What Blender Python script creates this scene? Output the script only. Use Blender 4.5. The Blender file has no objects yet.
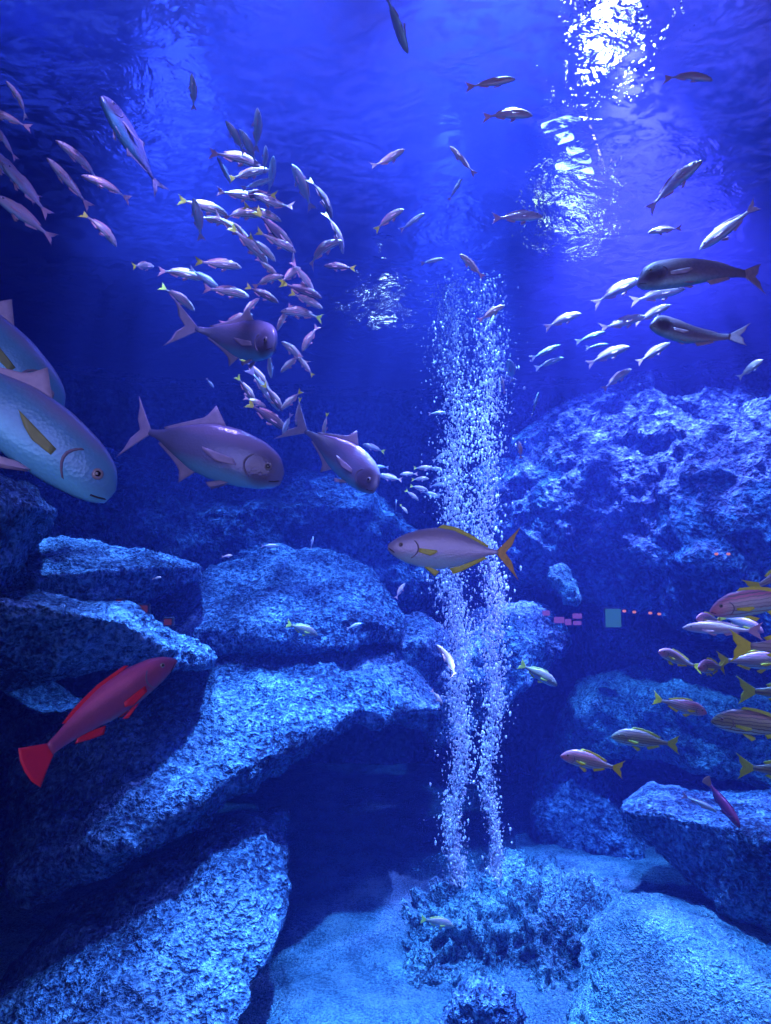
import bpy, math, random
import numpy as np
from mathutils import Vector, Matrix, noise as mnoise
random.seed(11); np.random.seed(11)
W, H = 771, 1024
VFOV = math.radians(75.0); FPX = (H/2)/math.tan(VFOV/2)
PITCH = math.radians(6.0)
CAM = Vector((0.0, 0.0, 2.4))
SURF_Z = 4.8
FWD = Vector((0, math.cos(PITCH), math.sin(PITCH)))
UP = Vector((0, -math.sin(PITCH), math.cos(PITCH)))
RIGHT = Vector((1, 0, 0))
C = bpy.context.scene.collection

def at(px, py, d):
    """photograph position + distance in front of the lens -> point in the tank (metres)"""
    return CAM + RIGHT*((px-W/2)/FPX*d) + UP*((H/2-py)/FPX*d) + FWD*d

# ------------------------------------------------------------------ camera
cam = bpy.data.cameras.new('camera'); camo = bpy.data.objects.new('camera', cam); C.objects.link(camo)
cam.sensor_fit = 'VERTICAL'; cam.angle_y = VFOV; cam.clip_start = 0.02; cam.clip_end = 100
cam.sensor_height = 24; cam.angle = VFOV
camo.location = CAM; camo.rotation_euler = (math.pi/2 + PITCH, 0, 0)
sc = bpy.context.scene; sc.camera = camo
sc.view_settings.view_transform = 'Standard'; sc.view_settings.look = 'None'
sc.view_settings.gamma = 1.0; sc.view_settings.use_curve_mapping = False
sc.view_settings.exposure = -0.1
sc.render.engine = 'CYCLES'
cy = sc.cycles
cy.use_denoising = True
cy.max_bounces = 8; cy.diffuse_bounces = 2; cy.glossy_bounces = 3; cy.transmission_bounces = 4
cy.volume_bounces = 1; cy.transparent_max_bounces = 24
cy.caustics_refractive = False; cy.caustics_reflective = False
cy.sample_clamp_indirect = 3.0; cy.sample_clamp_direct = 0.0

# ------------------------------------------------------------------ materials
def new_mat(name):
    m = bpy.data.materials.new(name); m.use_nodes = True
    nt = m.node_tree
    for n in list(nt.nodes): nt.nodes.remove(n)
    return m, nt, nt.nodes, nt.links
def nd(nt, t, **kw):
    n = nt.nodes.new(t)
    for k, v in kw.items():
        if hasattr(n, k): setattr(n, k, v)
        else: n.inputs[k.replace('_', ' ')].default_value = v
    return n
def ramp(nt, stops):
    r = nt.nodes.new('ShaderNodeValToRGB'); e = r.color_ramp.elements
    e[0].position, e[0].color = stops[0][0], (*stops[0][1], 1)
    e[1].position, e[1].color = stops[-1][0], (*stops[-1][1], 1)
    for p, c in stops[1:-1]:
        x = e.new(p); x.color = (*c, 1)
    return r
def out(nt, shader):
    o = nt.nodes.new('ShaderNodeOutputMaterial'); nt.links.new(shader, o.inputs['Surface']); return o

def rock_mat(name, dark, mid, light, scale=1.0, bump=0.6, rough=0.85, pit=1.0):
    m, nt, N, L = new_mat(name)
    tc = nd(nt, 'ShaderNodeTexCoord')
    geo = nd(nt, 'ShaderNodeNewGeometry')
    pos = geo.outputs['Position']
    n1 = nd(nt, 'ShaderNodeTexNoise', Scale=1.7*scale, Detail=5.0, Roughness=0.6)
    n2 = nd(nt, 'ShaderNodeTexNoise', Scale=24*scale, Detail=3.0, Roughness=0.6)
    v = nd(nt, 'ShaderNodeTexVoronoi', Scale=20*scale)
    n3 = nd(nt, 'ShaderNodeTexNoise', Scale=58*scale, Detail=2.0, Roughness=0.5)
    for n in (n1, n2, v, n3): L.new(pos, n.inputs['Vector'])
    a = nd(nt, 'ShaderNodeMath', operation='MULTIPLY_ADD'); L.new(n2.outputs['Fac'], a.inputs[0]); a.inputs[1].default_value = 1.0; L.new(n1.outputs['Fac'], a.inputs[2])
    b = nd(nt, 'ShaderNodeMath', operation='MULTIPLY_ADD'); L.new(n3.outputs['Fac'], b.inputs[0]); b.inputs[1].default_value = 0.7; L.new(a.outputs[0], b.inputs[2])
    r = ramp(nt, [(0.43, dark), (0.50, mid), (0.59, light)])
    sc_ = nd(nt, 'ShaderNodeMath', operation='MULTIPLY'); L.new(b.outputs[0], sc_.inputs[0]); sc_.inputs[1].default_value = 0.37
    L.new(sc_.outputs[0], r.inputs[0])
    bs = nd(nt, 'ShaderNodeBsdfPrincipled'); bs.inputs['Roughness'].default_value = rough
    bs.inputs['Specular IOR Level'].default_value = 0.25
    vp = nd(nt, 'ShaderNodeTexVoronoi', Scale=34*scale); L.new(pos, vp.inputs['Vector'])
    rp = ramp(nt, [(0.12, (0.12, 0.12, 0.14)), (0.42, (1, 1, 1))]); L.new(vp.outputs['Distance'], rp.inputs[0])
    n5 = nd(nt, 'ShaderNodeTexNoise', Scale=5*scale, Detail=4.0); L.new(pos, n5.inputs['Vector'])
    rm = ramp(nt, [(0.42, (0, 0, 0)), (0.6, (1, 1, 1))]); L.new(n5.outputs['Fac'], rm.inputs[0])
    mp = nd(nt, 'ShaderNodeMix', data_type='RGBA', blend_type='MULTIPLY'); L.new(rm.outputs[0], mp.inputs[0]); L.new(r.outputs[0], mp.inputs[6]); L.new(rp.outputs[0], mp.inputs[7])
    L.new(mp.outputs[2], bs.inputs['Base Color'])
    # bump: coral-like pits + grain
    pw = nd(nt, 'ShaderNodeMath', operation='MULTIPLY_ADD'); L.new(v.outputs['Distance'], pw.inputs[0]); pw.inputs[1].default_value = 0.35*pit; L.new(n2.outputs['Fac'], pw.inputs[2])
    pw2 = nd(nt, 'ShaderNodeMath', operation='MULTIPLY_ADD'); L.new(n3.outputs['Fac'], pw2.inputs[0]); pw2.inputs[1].default_value = 0.45; L.new(pw.outputs[0], pw2.inputs[2])
    bu = nd(nt, 'ShaderNodeBump'); bu.inputs['Strength'].default_value = min(1, bump*1.5); bu.inputs['Distance'].default_value = 0.16
    L.new(pw2.outputs[0], bu.inputs['Height']); L.new(bu.outputs[0], bs.inputs['Normal'])
    out(nt, bs.outputs[0]); return m

def plain_mat(name, col, rough=0.5, spec=0.5, metal=0.0, emit=None, es=0.0, alpha=1.0):
    m, nt, N, L = new_mat(name)
    bs = nd(nt, 'ShaderNodeBsdfPrincipled')
    bs.inputs['Base Color'].default_value = (*col, 1); bs.inputs['Roughness'].default_value = rough
    bs.inputs['Specular IOR Level'].default_value = spec; bs.inputs['Metallic'].default_value = metal
    bs.inputs['Alpha'].default_value = alpha
    n = nd(nt, 'ShaderNodeTexNoise', Scale=30.0, Detail=3.0)
    mx = nd(nt, 'ShaderNodeMix', data_type='RGBA', blend_type='MULTIPLY'); mx.inputs[0].default_value = 0.35
    mx.inputs[6].default_value = (*col, 1); L.new(n.outputs['Fac'], mx.inputs[7]); L.new(mx.outputs[2], bs.inputs['Base Color'])
    if emit: bs.inputs['Emission Color'].default_value = (*emit, 1); bs.inputs['Emission Strength'].default_value = es
    out(nt, bs.outputs[0]); return m

M = {}
M['rock'] = rock_mat('coral_rock', (0.012, 0.03, 0.07), (0.07, 0.20, 0.36), (0.30, 0.62, 0.88))
M['rock_shade'] = rock_mat('shade_rock', (0.008, 0.02, 0.05), (0.03, 0.09, 0.18), (0.12, 0.30, 0.50))  # darker copy of the coral rock, black shade put into its colour
M['rock_far'] = rock_mat('far_rock', (0.015, 0.04, 0.09), (0.06, 0.17, 0.32), (0.22, 0.50, 0.75), scale=0.6)
M['rubble'] = rock_mat('coral_rubble', (0.02, 0.06, 0.09), (0.10, 0.33, 0.42), (0.35, 0.80, 0.90), scale=1.4)
M['gravel'] = rock_mat('gravel', (0.06, 0.25, 0.36), (0.20, 0.62, 0.80), (0.42, 0.95, 1.0), scale=2.2, bump=0.8)
M['rock_green'] = rock_mat('algae_rock', (0.02, 0.08, 0.09), (0.07, 0.26, 0.30), (0.18, 0.52, 0.60))
M['wall'] = rock_mat('wall_rock', (0.01, 0.02, 0.05), (0.03, 0.06, 0.14), (0.08, 0.16, 0.32), scale=0.4, bump=0.8)

# ------------------------------------------------------------------ object helpers
def tag(o, label=None, cat=None, group=None, kind=None):
    if label: o['label'] = label
    if cat: o['category'] = cat
    if group: o['group'] = group
    if kind: o['kind'] = kind
    return o
def mesh_obj(name, verts, faces, mat, parent=None, loc=None, smooth=True):
    me = bpy.data.meshes.new(name)
    v = [tuple(p) for p in verts]
    me.from_pydata(v, [], faces); me.update()
    if smooth: me.polygons.foreach_set('use_smooth', [True]*len(me.polygons))
    if mat: me.materials.append(mat)
    o = bpy.data.objects.new(name, me); C.objects.link(o)
    if parent: o.parent = parent
    if loc is not None: o.location = loc
    return o

def resample(pts, n):
    pts = np.array(pts, float)
    seg = np.r_[0, np.cumsum(np.linalg.norm(np.diff(pts[:, :3], axis=0), axis=1))]
    t = np.linspace(0, seg[-1], n)
    return np.stack([np.interp(t, seg, pts[:, k]) for k in range(pts.shape[1])], 1)
def smooth_rows(a, it, axis=0, closed=False):
    for _ in range(it):
        if closed:
            a = 0.5*a + 0.25*np.roll(a, 1, axis) + 0.25*np.roll(a, -1, axis)
        else:
            b = a.copy()
            b[1:-1] = 0.5*a[1:-1] + 0.25*a[:-2] + 0.25*a[2:]
            a = b
    return a

def grid_faces(nu, nv, closed_v=True):
    f = []
    for i in range(nu-1):
        for j in range(nv if closed_v else nv-1):
            j2 = (j+1) % nv
            f.append((i*nv+j, i*nv+j2, (i+1)*nv+j2, (i+1)*nv+j))
    return f

def vnormals(P, faces):
    F = np.array(faces)
    n = np.cross(P[F[:, 2]]-P[F[:, 0]], P[F[:, 3]]-P[F[:, 1]])
    N = np.zeros_like(P)
    for k in range(4): np.add.at(N, F[:, k], n)
    l = np.linalg.norm(N, axis=1, keepdims=True); l[l == 0] = 1
    return N/l

def rock(name, rows, mat, label, cat='rock', group=None, back=1.2, nu=110, nv=90, amp=0.07, freq=1.3, fine=0.018, sm=(4, 3), seed=0, drop=0.15, crag=1.0):
    """rows: polylines (px,py,depth) running left to right, listed from the top back edge over the front to the
    lower edge; the body is closed behind by the first and last row pushed away by `back` metres"""
    R = []
    for r in rows: R.append(np.array([tuple(at(*p)) for p in resample(r, nu)]))
    R = np.stack(R, 1)                      # nu, nr, 3
    b = np.array((0, 1.0, 0))
    def away(A, t):
        v = A-np.array(CAM); v[:, 2] *= 0.25; return v/np.linalg.norm(v, axis=1, keepdims=True)*t
    last = R[:, -1] + away(R[:, -1], back) + np.array((0, 0, drop*0.5)); first = R[:, 0] + away(R[:, 0], back*0.6) - np.array((0, 0, drop))
    loop = np.concatenate([R, last[:, None], first[:, None]], 1)
    # resample each loop by arc length
    Q = np.zeros((nu, nv, 3))
    cl = np.concatenate([loop, loop[:, :1]], 1)
    nr = cl.shape[1]
    w = np.linalg.norm(np.diff(cl, axis=1), axis=2).mean(0)
    w[-3:] *= 0.3                       # fewer rings on the hidden back
    s = np.r_[0, np.cumsum(w)]; t = np.linspace(0, s[-1], nv, endpoint=False)
    for i in range(nu):
        for k in range(3): Q[i, :, k] = np.interp(t, s, cl[i, :, k])
    Q = smooth_rows(Q, sm[0], axis=1, closed=True)
    Q = smooth_rows(Q, sm[1], axis=0)
    # round the two ends
    ne = 8
    c0, c1 = Q[0].mean(0), Q[-1].mean(0)
    d0 = c0 - Q[3].mean(0); d1 = c1 - Q[-4].mean(0)
    d0 /= np.linalg.norm(d0)+1e-9; d1 /= np.linalg.norm(d1)+1e-9
    r0 = np.linalg.norm(Q[0]-c0, axis=1).mean(); r1 = np.linalg.norm(Q[-1]-c1, axis=1).mean()
    A = [c0 + (Q[0]-c0)*math.cos(a) + d0*r0*0.25*math.sin(a) for a in np.linspace(math.pi/2*0.98, 0, ne, endpoint=False)]
    B = [c1 + (Q[-1]-c1)*math.cos(a) + d1*r1*0.25*math.sin(a) for a in np.linspace(0, math.pi/2*0.98, ne+1)[1:]]
    Q = np.concatenate([np.array(A), Q, np.array(B)], 0)
    n = Q.shape[0]
    P = Q.reshape(-1, 3); F = grid_faces(n, nv)
    N = vnormals(P, F)
    if np.dot(N[(n//2)*nv + 1], P[(n//2)*nv+1]-Q[n//2].mean(0)) < 0: N = -N; F = [f[::-1] for f in F]
    off = Vector((seed*7.3, seed*3.1, seed*1.7))
    disp = np.empty(len(P))
    for i, p in enumerate(P):
        q = Vector(p)
        v = mnoise.fractal((q+off)*freq, 1.0, 2.1, 5)*amp
        rg = 1-abs(mnoise.noise((q-off)*freq*2.3))*2
        v += rg*rg*amp*0.30
        dd = mnoise.voronoi((q+off)*freq*1.7)[0]
        v += (min(dd[1]-dd[0], 0.45)-0.2)*amp*crag
        dd = mnoise.voronoi((q-off)*freq*6.0)[0]
        v += (min(dd[1]-dd[0], 0.4)-0.2)*fine*1.2
        v += mnoise.fractal((q+off)*13.0, 0.6, 2.0, 4)*fine
        disp[i] = v
    P = P + N*disp[:, None]
    org = P.mean(0); org[2] = P[:, 2].min()
    o = mesh_obj(name, P-org, F, mat, loc=tuple(org))
    return tag(o, label, cat, group)

# ------------------------------------------------------------------ the tank: floor, walls, water surface
def sheet(name, fn, nu, nv, mat, kind='structure'):
    P = [fn(i/(nu-1), j/(nv-1)) for i in range(nu) for j in range(nv)]
    o = mesh_obj(name, P, grid_faces(nu, nv, False), mat)
    if kind: o['kind'] = kind
    return o
def floor_fn(u, v):
    x = -7+14*u; y = -0.6+11.6*v
    z = 0.0 + mnoise.fractal(Vector((x*0.8, y*0.8, 3)), 1.0, 2.0, 4)*0.10 + mnoise.noise(Vector((x*11, y*11, 0)))*0.012 + mnoise.noise(Vector((x*30, y*30, 0)))*0.008
    return (x, y, z)
sheet('floor', floor_fn, 300, 300, M['gravel'])
def back_fn(u, v):
    a = math.radians(-62+124*u)
    r = 9.2; x = math.sin(a)*r*0.72; y = math.cos(a)*r*0.62+3.2
    z = -0.3+v*5.35
    k = mnoise.fractal(Vector((x*0.5, y*0.5, z*0.5)), 1.0, 2.1, 6)*0.45 + mnoise.fractal(Vector((x*3, y*3, z*3)), 0.8, 2.1, 4)*0.05
    return (x - math.sin(a)*k, y-math.cos(a)*k, z)
sheet('wall_back', back_fn, 240, 130, M['wall'])
def left_fn(u, v):
    y = -0.8+u*8.8; z = -0.3+v*5.35
    k = mnoise.fractal(Vector((5.2, y*0.7, z*0.7)), 1.0, 2.1, 6)*0.4
    return (-4.9-0.25*y*0.6+k, y, z)
sheet('wall_left', left_fn, 120, 90, M['wall'])
def right_fn(u, v):
    y = -0.8+u*8.8; z = -0.3+v*5.35
    k = mnoise.fractal(Vector((9.2, y*0.7, z*0.7)), 1.0, 2.1, 6)*0.4
    return (4.9+0.25*y*0.6+k, y, z)
sheet('wall_right', right_fn, 120, 90, M['wall'])
M['room'] = plain_mat('room_black', (0.01, 0.012, 0.03), 0.9)
M['room_wall'] = plain_mat('room_paint', (0.35, 0.35, 0.45), 0.9)
mesh_obj('wall_front', [(-10, -1.3, -0.4), (10, -1.3, -0.4), (10, -1.3, 9.0), (-10, -1.3, 9.0)], [(3, 2, 1, 0)], M['room'])['kind'] = 'structure'
mesh_obj('wall_behind', [(-10, 13, 4.0), (10, 13, 4.0), (10, 13, 9.0), (-10, 13, 9.0)], [(0, 1, 2, 3)], M['room_wall'])['kind'] = 'structure'
mesh_obj('ceiling', [(-10, -1.5, 9.0), (10, -1.5, 9.0), (10, 13.1, 9.0), (-10, 13.1, 9.0)], [(0, 3, 2, 1)], M['room_wall'])['kind'] = 'structure'
def surf_mat():
    m, nt, N, L = new_mat('water_surface')
    geo = nd(nt, 'ShaderNodeNewGeometry')
    P = geo.outputs['Position']
    w = nd(nt, 'ShaderNodeTexNoise', Scale=3.0, Detail=4.0, Roughness=0.62, Distortion=0.6); L.new(P, w.inputs['Vector'])
    w2 = nd(nt, 'ShaderNodeTexNoise', Scale=12.0, Detail=3.0, Roughness=0.6, Distortion=0.4); L.new(P, w2.inputs['Vector'])
    a = nd(nt, 'ShaderNodeMath', operation='MULTIPLY_ADD'); L.new(w2.outputs['Fac'], a.inputs[0]); a.inputs[1].default_value = 0.22; L.new(w.outputs['Fac'], a.inputs[2])
    bu = nd(nt, 'ShaderNodeBump'); bu.inputs['Strength'].default_value = 1.0; bu.inputs['Distance'].default_value = 0.12
    L.new(a.outputs[0], bu.inputs['Height'])
    g = nd(nt, 'ShaderNodeBsdfGlass'); g.inputs['IOR'].default_value = 1.14; g.inputs['Roughness'].default_value = 0.02
    g.inputs['Color'].default_value = (0.85, 0.9, 1, 1)
    L.new(bu.outputs[0], g.inputs['Normal'])
    tr = nd(nt, 'ShaderNodeBsdfTransparent'); tr.inputs['Color'].default_value = (0.8, 0.9, 1, 1)
    # see-through patches put in to pass lamp light and break lamps into glints
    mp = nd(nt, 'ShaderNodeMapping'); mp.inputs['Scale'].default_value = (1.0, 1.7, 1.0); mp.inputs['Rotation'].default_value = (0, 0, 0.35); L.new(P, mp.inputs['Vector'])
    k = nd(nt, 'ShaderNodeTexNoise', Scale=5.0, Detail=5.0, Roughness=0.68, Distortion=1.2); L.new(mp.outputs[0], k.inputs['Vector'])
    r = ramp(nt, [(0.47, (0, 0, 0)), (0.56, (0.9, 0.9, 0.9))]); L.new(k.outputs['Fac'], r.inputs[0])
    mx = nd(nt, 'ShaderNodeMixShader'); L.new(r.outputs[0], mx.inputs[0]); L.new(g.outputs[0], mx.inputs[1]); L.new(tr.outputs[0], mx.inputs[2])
    out(nt, mx.outputs[0]); return m
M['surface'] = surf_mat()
def surf_fn(u, v):
    x = -8+16*u; y = -1.2+12.6*v
    z = SURF_Z + mnoise.fractal(Vector((x*0.9, y*0.9, 0)), 0.9, 2.0, 3)*0.06 + mnoise.noise(Vector((x*3.1, y*3.1, 7)))*0.02
    return (x, y, z)
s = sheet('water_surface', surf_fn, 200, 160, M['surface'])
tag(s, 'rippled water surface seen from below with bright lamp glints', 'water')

# ------------------------------------------------------------------ water haze (world volume), lamps
wld = bpy.data.worlds.new('World'); sc.world = wld; wld.use_nodes = True
nt = wld.node_tree
for n in list(nt.nodes): nt.nodes.remove(n)
wo = nt.nodes.new('ShaderNodeOutputWorld'); bg = nt.nodes.new('ShaderNodeBackground')
bg.inputs['Color'].default_value = (0.0, 0.0, 0.01, 1); bg.inputs['Strength'].default_value = 1.0
nt.links.new(bg.outputs[0], wo.inputs['Surface'])
vs = nt.nodes.new('ShaderNodeVolumeScatter'); vs.inputs['Color'].default_value = (0.16, 0.20, 1.0, 1); vs.inputs['Density'].default_value = 0.028; vs.inputs['Anisotropy'].default_value = 0.25
va = nt.nodes.new('ShaderNodeVolumeAbsorption'); va.inputs['Color'].default_value = (0.15, 0.5, 0.85, 1); va.inputs['Density'].default_value = 0.12
ad = nt.nodes.new('ShaderNodeAddShader'); nt.links.new(vs.outputs[0], ad.inputs[0]); nt.links.new(va.outputs[0], ad.inputs[1])
nt.links.new(ad.outputs[0], wo.inputs['Volume'])

def spot(name, loc, target, power, col, ang=80, blend=0.8, size=0.08):
    l = bpy.data.lights.new(name, 'SPOT'); l.energy = power; l.color = col
    l.spot_size = math.radians(ang); l.spot_blend = blend; l.shadow_soft_size = size
    o = bpy.data.objects.new(name, l); C.objects.link(o); o.location = loc
    o.rotation_euler = (Vector(target)-Vector(loc)).to_track_quat('-Z', 'Y').to_euler()
    return o
BL = (0.32, 0.46, 1.0)
PU = (0.58, 0.36, 1.0)
spot('overhead_spot', (-1.7, 4.9, 7.6), (-1.4, 5.3, 0), 12500, BL, 42, size=0.12)
spot('overhead_spot', (0.7, 6.8, 7.6), (0.5, 6.6, 0), 8000, BL, 44, size=0.12)
spot('overhead_spot', (2.4, 6.0, 7.6), (2.2, 5.3, 0), 21000, PU, 60, size=0.12)
spot('overhead_spot', (0.6, 3.5, 7.6), (0.6, 4.1, 0), 30000, BL, 46, size=0.12)
spot('overhead_spot', (-0.4, 1.0, 7.6), (-0.7, 3.3, 3.2), 3200, PU, 36, size=0.12)
spot('overhead_spot', (1.5, 3.0, 7.6), (2.1, 5.0, 0.6), 14000, BL, 36, size=0.12)  # extra spot, added to brighten the front of the lower right rocks
spot('overhead_spot', (-0.6, 3.2, 7.6), (-0.5, 4.0, 0), 20000, BL, 28, size=0.12)
# added uplights, giving the ripples a glowing hall ceiling to refract
spot('ceiling_wash', (1.9, 5.0, 5.6), (2.0, 6.5, 9), 950, (0.42, 0.22, 1.0), 130, size=0.3)
spot('ceiling_wash', (-2.2, 3.6, 5.6), (-2.0, 5.0, 9), 1200, (0.14, 0.2, 1.0), 120, size=0.3)
# added lilac fill from behind the lens, brightening the fish flanks
al = bpy.data.lights.new('front_fill', 'AREA'); al.shape = 'RECTANGLE'; al.size = 3.0; al.size_y = 2.0; al.energy = 55; al.color = (0.60, 0.48, 1.0)
ao = bpy.data.objects.new('front_fill', al); C.objects.link(ao); ao.location = (0.2, -0.9, 3.0); ao.rotation_euler = (math.radians(92), 0, 0)

def emis(name, col, s):
    m, nt, N, L = new_mat(name)
    e = nd(nt, 'ShaderNodeEmission'); e.inputs['Color'].default_value = (*col, 1); e.inputs['Strength'].default_value = s
    out(nt, e.outputs[0]); return m
def box_mesh(name, size, mat, parent=None, loc=(0, 0, 0), rot=(0, 0, 0), bev=0.01):
    import bmesh
    bm = bmesh.new(); bmesh.ops.create_cube(bm, size=1)
    for v in bm.verts: v.co = Vector((v.co.x*size[0], v.co.y*size[1], v.co.z*size[2]))
    bmesh.ops.bevel(bm, geom=bm.edges[:], offset=min(bev, min(size)*0.3), segments=2, affect='EDGES')
    me = bpy.data.meshes.new(name); bm.to_mesh(me); bm.free(); me.materials.append(mat)
    o = bpy.data.objects.new(name, me); C.objects.link(o); o.parent = parent; o.location = loc; o.rotation_euler = rot
    return o
def hall_light(px, py, w, l, rot, col, s, label, z=6.6):
    r = CAM; dv = at(px, py, 1.0) - CAM; d = (z-CAM.z)/dv.z
    p = CAM + dv*d
    e = bpy.data.objects.new('hall_light', None); C.objects.link(e); e.location = p; e.rotation_euler = (0, 0, rot)
    tag(e, label, 'lamp')
    box_mesh('housing', (w+0.08, l+0.08, 0.10), M['room'], e, (0, 0, 0.07))
    gm = emis('lamp_glow', col, s); nT = 5
    for i in range(nT):
        q = (i+0.5)/nT-0.5
        box_mesh('lamp_tube', (w*(0.65+0.35*math.cos(i*2.1)), l/nT*0.55, 0.04), gm, e, (w*0.12*math.sin(i*3.7), q*l, 0))
hall_light(604, -12, 0.30, 0.60, -0.15, (1.0, 0.95, 0.9), 26, 'bright white lamp seen through the ripples at the top right')
hall_light(572, 150, 0.34, 1.1, -0.5, (0.85, 1.0, 0.12), 3.6, 'greenish yellow lamp glare seen through the ripples right of the bubbles')
hall_light(383, 250, 0.18, 0.42, 0.0, (0.8, 0.9, 1.0), 9, 'small white lamp glare seen through the ripples left of the bubbles')
def rocks():
    rock('boulder', [
        [(20,760,4.4),(110,690,4.8),(200,652,5.1),(330,634,5.5),(395,650,5.5),(432,696,5.3)],
        [(20,830,3.8),(110,775,3.9),(200,735,4.15),(300,690,4.6),(380,672,4.95),(434,702,5.15)],
        [(28,880,3.55),(100,850,3.5),(200,795,3.75),(290,745,4.2),(350,712,4.6),(432,708,5.0)],
        [(35,905,3.7),(90,886,3.6),(190,832,3.85),(250,792,4.15),(340,735,4.6),(432,714,5.0)]],
        M['rock'], 'largest pale blue pitted rock slab jutting across the left middle', seed=1, nu=170, nv=130, amp=0.10)
    rock('boulder', [
        [(-30,1030,3.3),(60,935,3.6),(130,880,3.9),(200,835,4.2),(240,824,4.3)],
        [(0,1120,2.7),(100,1020,3.0),(180,950,3.3),(230,880,3.7),(262,838,4.1)],
        [(60,1250,2.5),(200,1120,2.8),(246,1020,3.1),(276,935,3.6),(281,875,4.0)]],
        M['rock'], 'tall leaning boulder at the bottom left corner beside the gravel', seed=2, nu=150, nv=120, amp=0.08)
    rock('boulder', [
        [(-60,580,3.7),(0,584,3.8),(60,592,3.9),(130,606,4.1),(165,632,4.2),(203,650,4.3)],
        [(-60,600,3.0),(0,602,3.1),(60,610,3.2),(125,622,3.4),(160,645,3.7),(205,656,4.1)],
        [(-60,660,3.1),(0,660,3.2),(60,660,3.4),(120,656,3.6),(170,668,3.8),(205,666,4.1)],
        [(-60,700,3.4),(0,690,3.5),(60,682,3.7),(120,670,3.8),(170,670,4.0),(203,668,4.2)]],
        M['rock'], 'dark faced rock shelf with pale top edge just above the red fish', seed=3, nu=130, nv=90, amp=0.05)
    rock('boulder', [
        [(0,534,4.9),(60,538,4.9),(110,546,5.0),(188,560,5.2)],
        [(10,574,4.2),(80,573,4.3),(150,566,4.6),(192,568,5.0)],
        [(10,600,4.3),(80,604,4.4),(150,602,4.7),(192,582,5.0)]],
        M['rock'], 'flat upper rock shelf below the large trevally with bright top', seed=4, nu=120, nv=90, amp=0.04)
    rock('boulder', [
        [(-80,475,3.6),(0,470,3.6),(25,480,3.7),(50,506,3.8)],
        [(-80,500,3.0),(0,496,3.0),(20,504,3.1),(46,512,3.5)],
        [(-80,600,3.1),(0,600,3.2),(20,570,3.4),(34,545,3.7)]],
        M['rock'], 'dark jagged rock at the left edge below the two big fish', seed=5, nu=90, nv=80, amp=0.05)
    rock('boulder', [
        [(158,600,5.6),(210,566,5.8),(270,550,6.0),(330,548,6.0),(372,566,5.9),(394,606,5.7)],
        [(160,620,5.3),(210,596,5.4),(280,582,5.4),(340,580,5.4),(376,598,5.4),(397,618,5.5)],
        [(162,640,5.0),(210,630,4.9),(280,618,4.9),(340,615,5.0),(376,622,5.1),(397,628,5.4)],
        [(165,655,5.0),(220,656,4.9),(290,656,4.9),(350,650,5.0),(396,645,5.4)]],
        M['rock'], 'rounded rock behind the pale slab with a pinkish patch', seed=6, nu=130, nv=100, amp=0.07)
    rock('rock_ledge', [
        [(-60,440,7.6),(40,450,7.8),(150,458,8.0),(240,474,7.8),(300,468,7.6),(370,484,7.4),(420,528,7.2)],
        [(-60,490,6.6),(40,495,6.6),(150,500,6.6),(230,512,6.5),(300,500,6.5),(370,506,6.6),(418,534,6.9)],
        [(-60,590,6.8),(40,590,6.8),(150,590,6.8),(230,590,6.6),(300,590,6.6),(370,600,6.6),(418,600,6.9)]],
        M['rock_far'], 'long dark ledge running behind the trevally across the left back', seed=7, nu=150, nv=90, amp=0.12)
    rock('boulder', [
        [(378,640,6.2),(395,618,6.3),(420,612,6.3),(443,632,6.2)],
        [(380,668,5.7),(400,645,5.7),(425,640,5.7),(446,652,5.9)],
        [(385,720,5.8),(405,730,5.8),(425,735,5.8),(446,720,5.9)]],
        M['rock'], 'small rounded rock between the pale slab and the bubble column', seed=8, nu=70, nv=70, amp=0.05)
    rock('boulder', [
        [(435,645,6.3),(470,612,6.4),(515,602,6.4),(545,606,6.4),(562,620,6.3)],
        [(438,685,5.8),(470,652,5.8),(505,640,5.8),(535,642,5.9),(560,648,6.0)],
        [(440,750,5.7),(470,740,5.6),(500,720,5.65),(528,688,5.8),(556,662,5.95)]],
        M['rock'], 'bright blue rock behind the bubbles below the yellow tailed fish', seed=9, nu=100, nv=90, amp=0.09)
    rock('boulder', [
        [(424,560,8.2),(445,524,8.3),(475,512,8.3),(505,530,8.2),(530,570,8.1)],
        [(424,590,7.7),(445,560,7.6),(475,548,7.6),(505,565,7.7),(530,595,7.7)],
        [(424,640,7.8),(445,650,7.8),(475,650,7.8),(505,640,7.8),(530,630,7.8)]],
        M['rock'], 'distant rock directly behind the silver yellow tailed fish', seed=10, nu=80, nv=80, amp=0.1)
    rock('rock_wall', [
        [(488,470,7.6),(530,446,7.6),(580,422,7.6),(640,402,7.4),(665,400,7.2),(700,402,7.0),(745,385,6.9),(860,375,6.6)],
        [(490,492,6.9),(530,468,6.8),(580,448,6.6),(640,426,6.4),(665,420,6.3),(700,425,6.1),(745,412,6.0),(860,400,5.8)],
        [(492,520,6.7),(530,510,6.5),(580,500,6.3),(640,490,6.0),(680,490,5.7),(720,480,5.5),(780,470,5.3),(860,470,5.2)],
        [(505,565,6.7),(530,560,6.6),(580,545,6.3),(640,555,5.7),(680,560,5.4),(720,560,5.2),(780,540,5.0),(860,540,4.9)],
        [(520,590,6.9),(540,580,6.9),(590,592,6.6),(640,612,6.1),(680,622,5.8),(720,625,5.6),(780,630,5.4),(860,640,5.2)]],
        M['rock_far'], 'huge sloping rock face filling the right middle of the tank', seed=11, nu=200, nv=170, amp=0.20, freq=1.0, fine=0.03)
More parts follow.
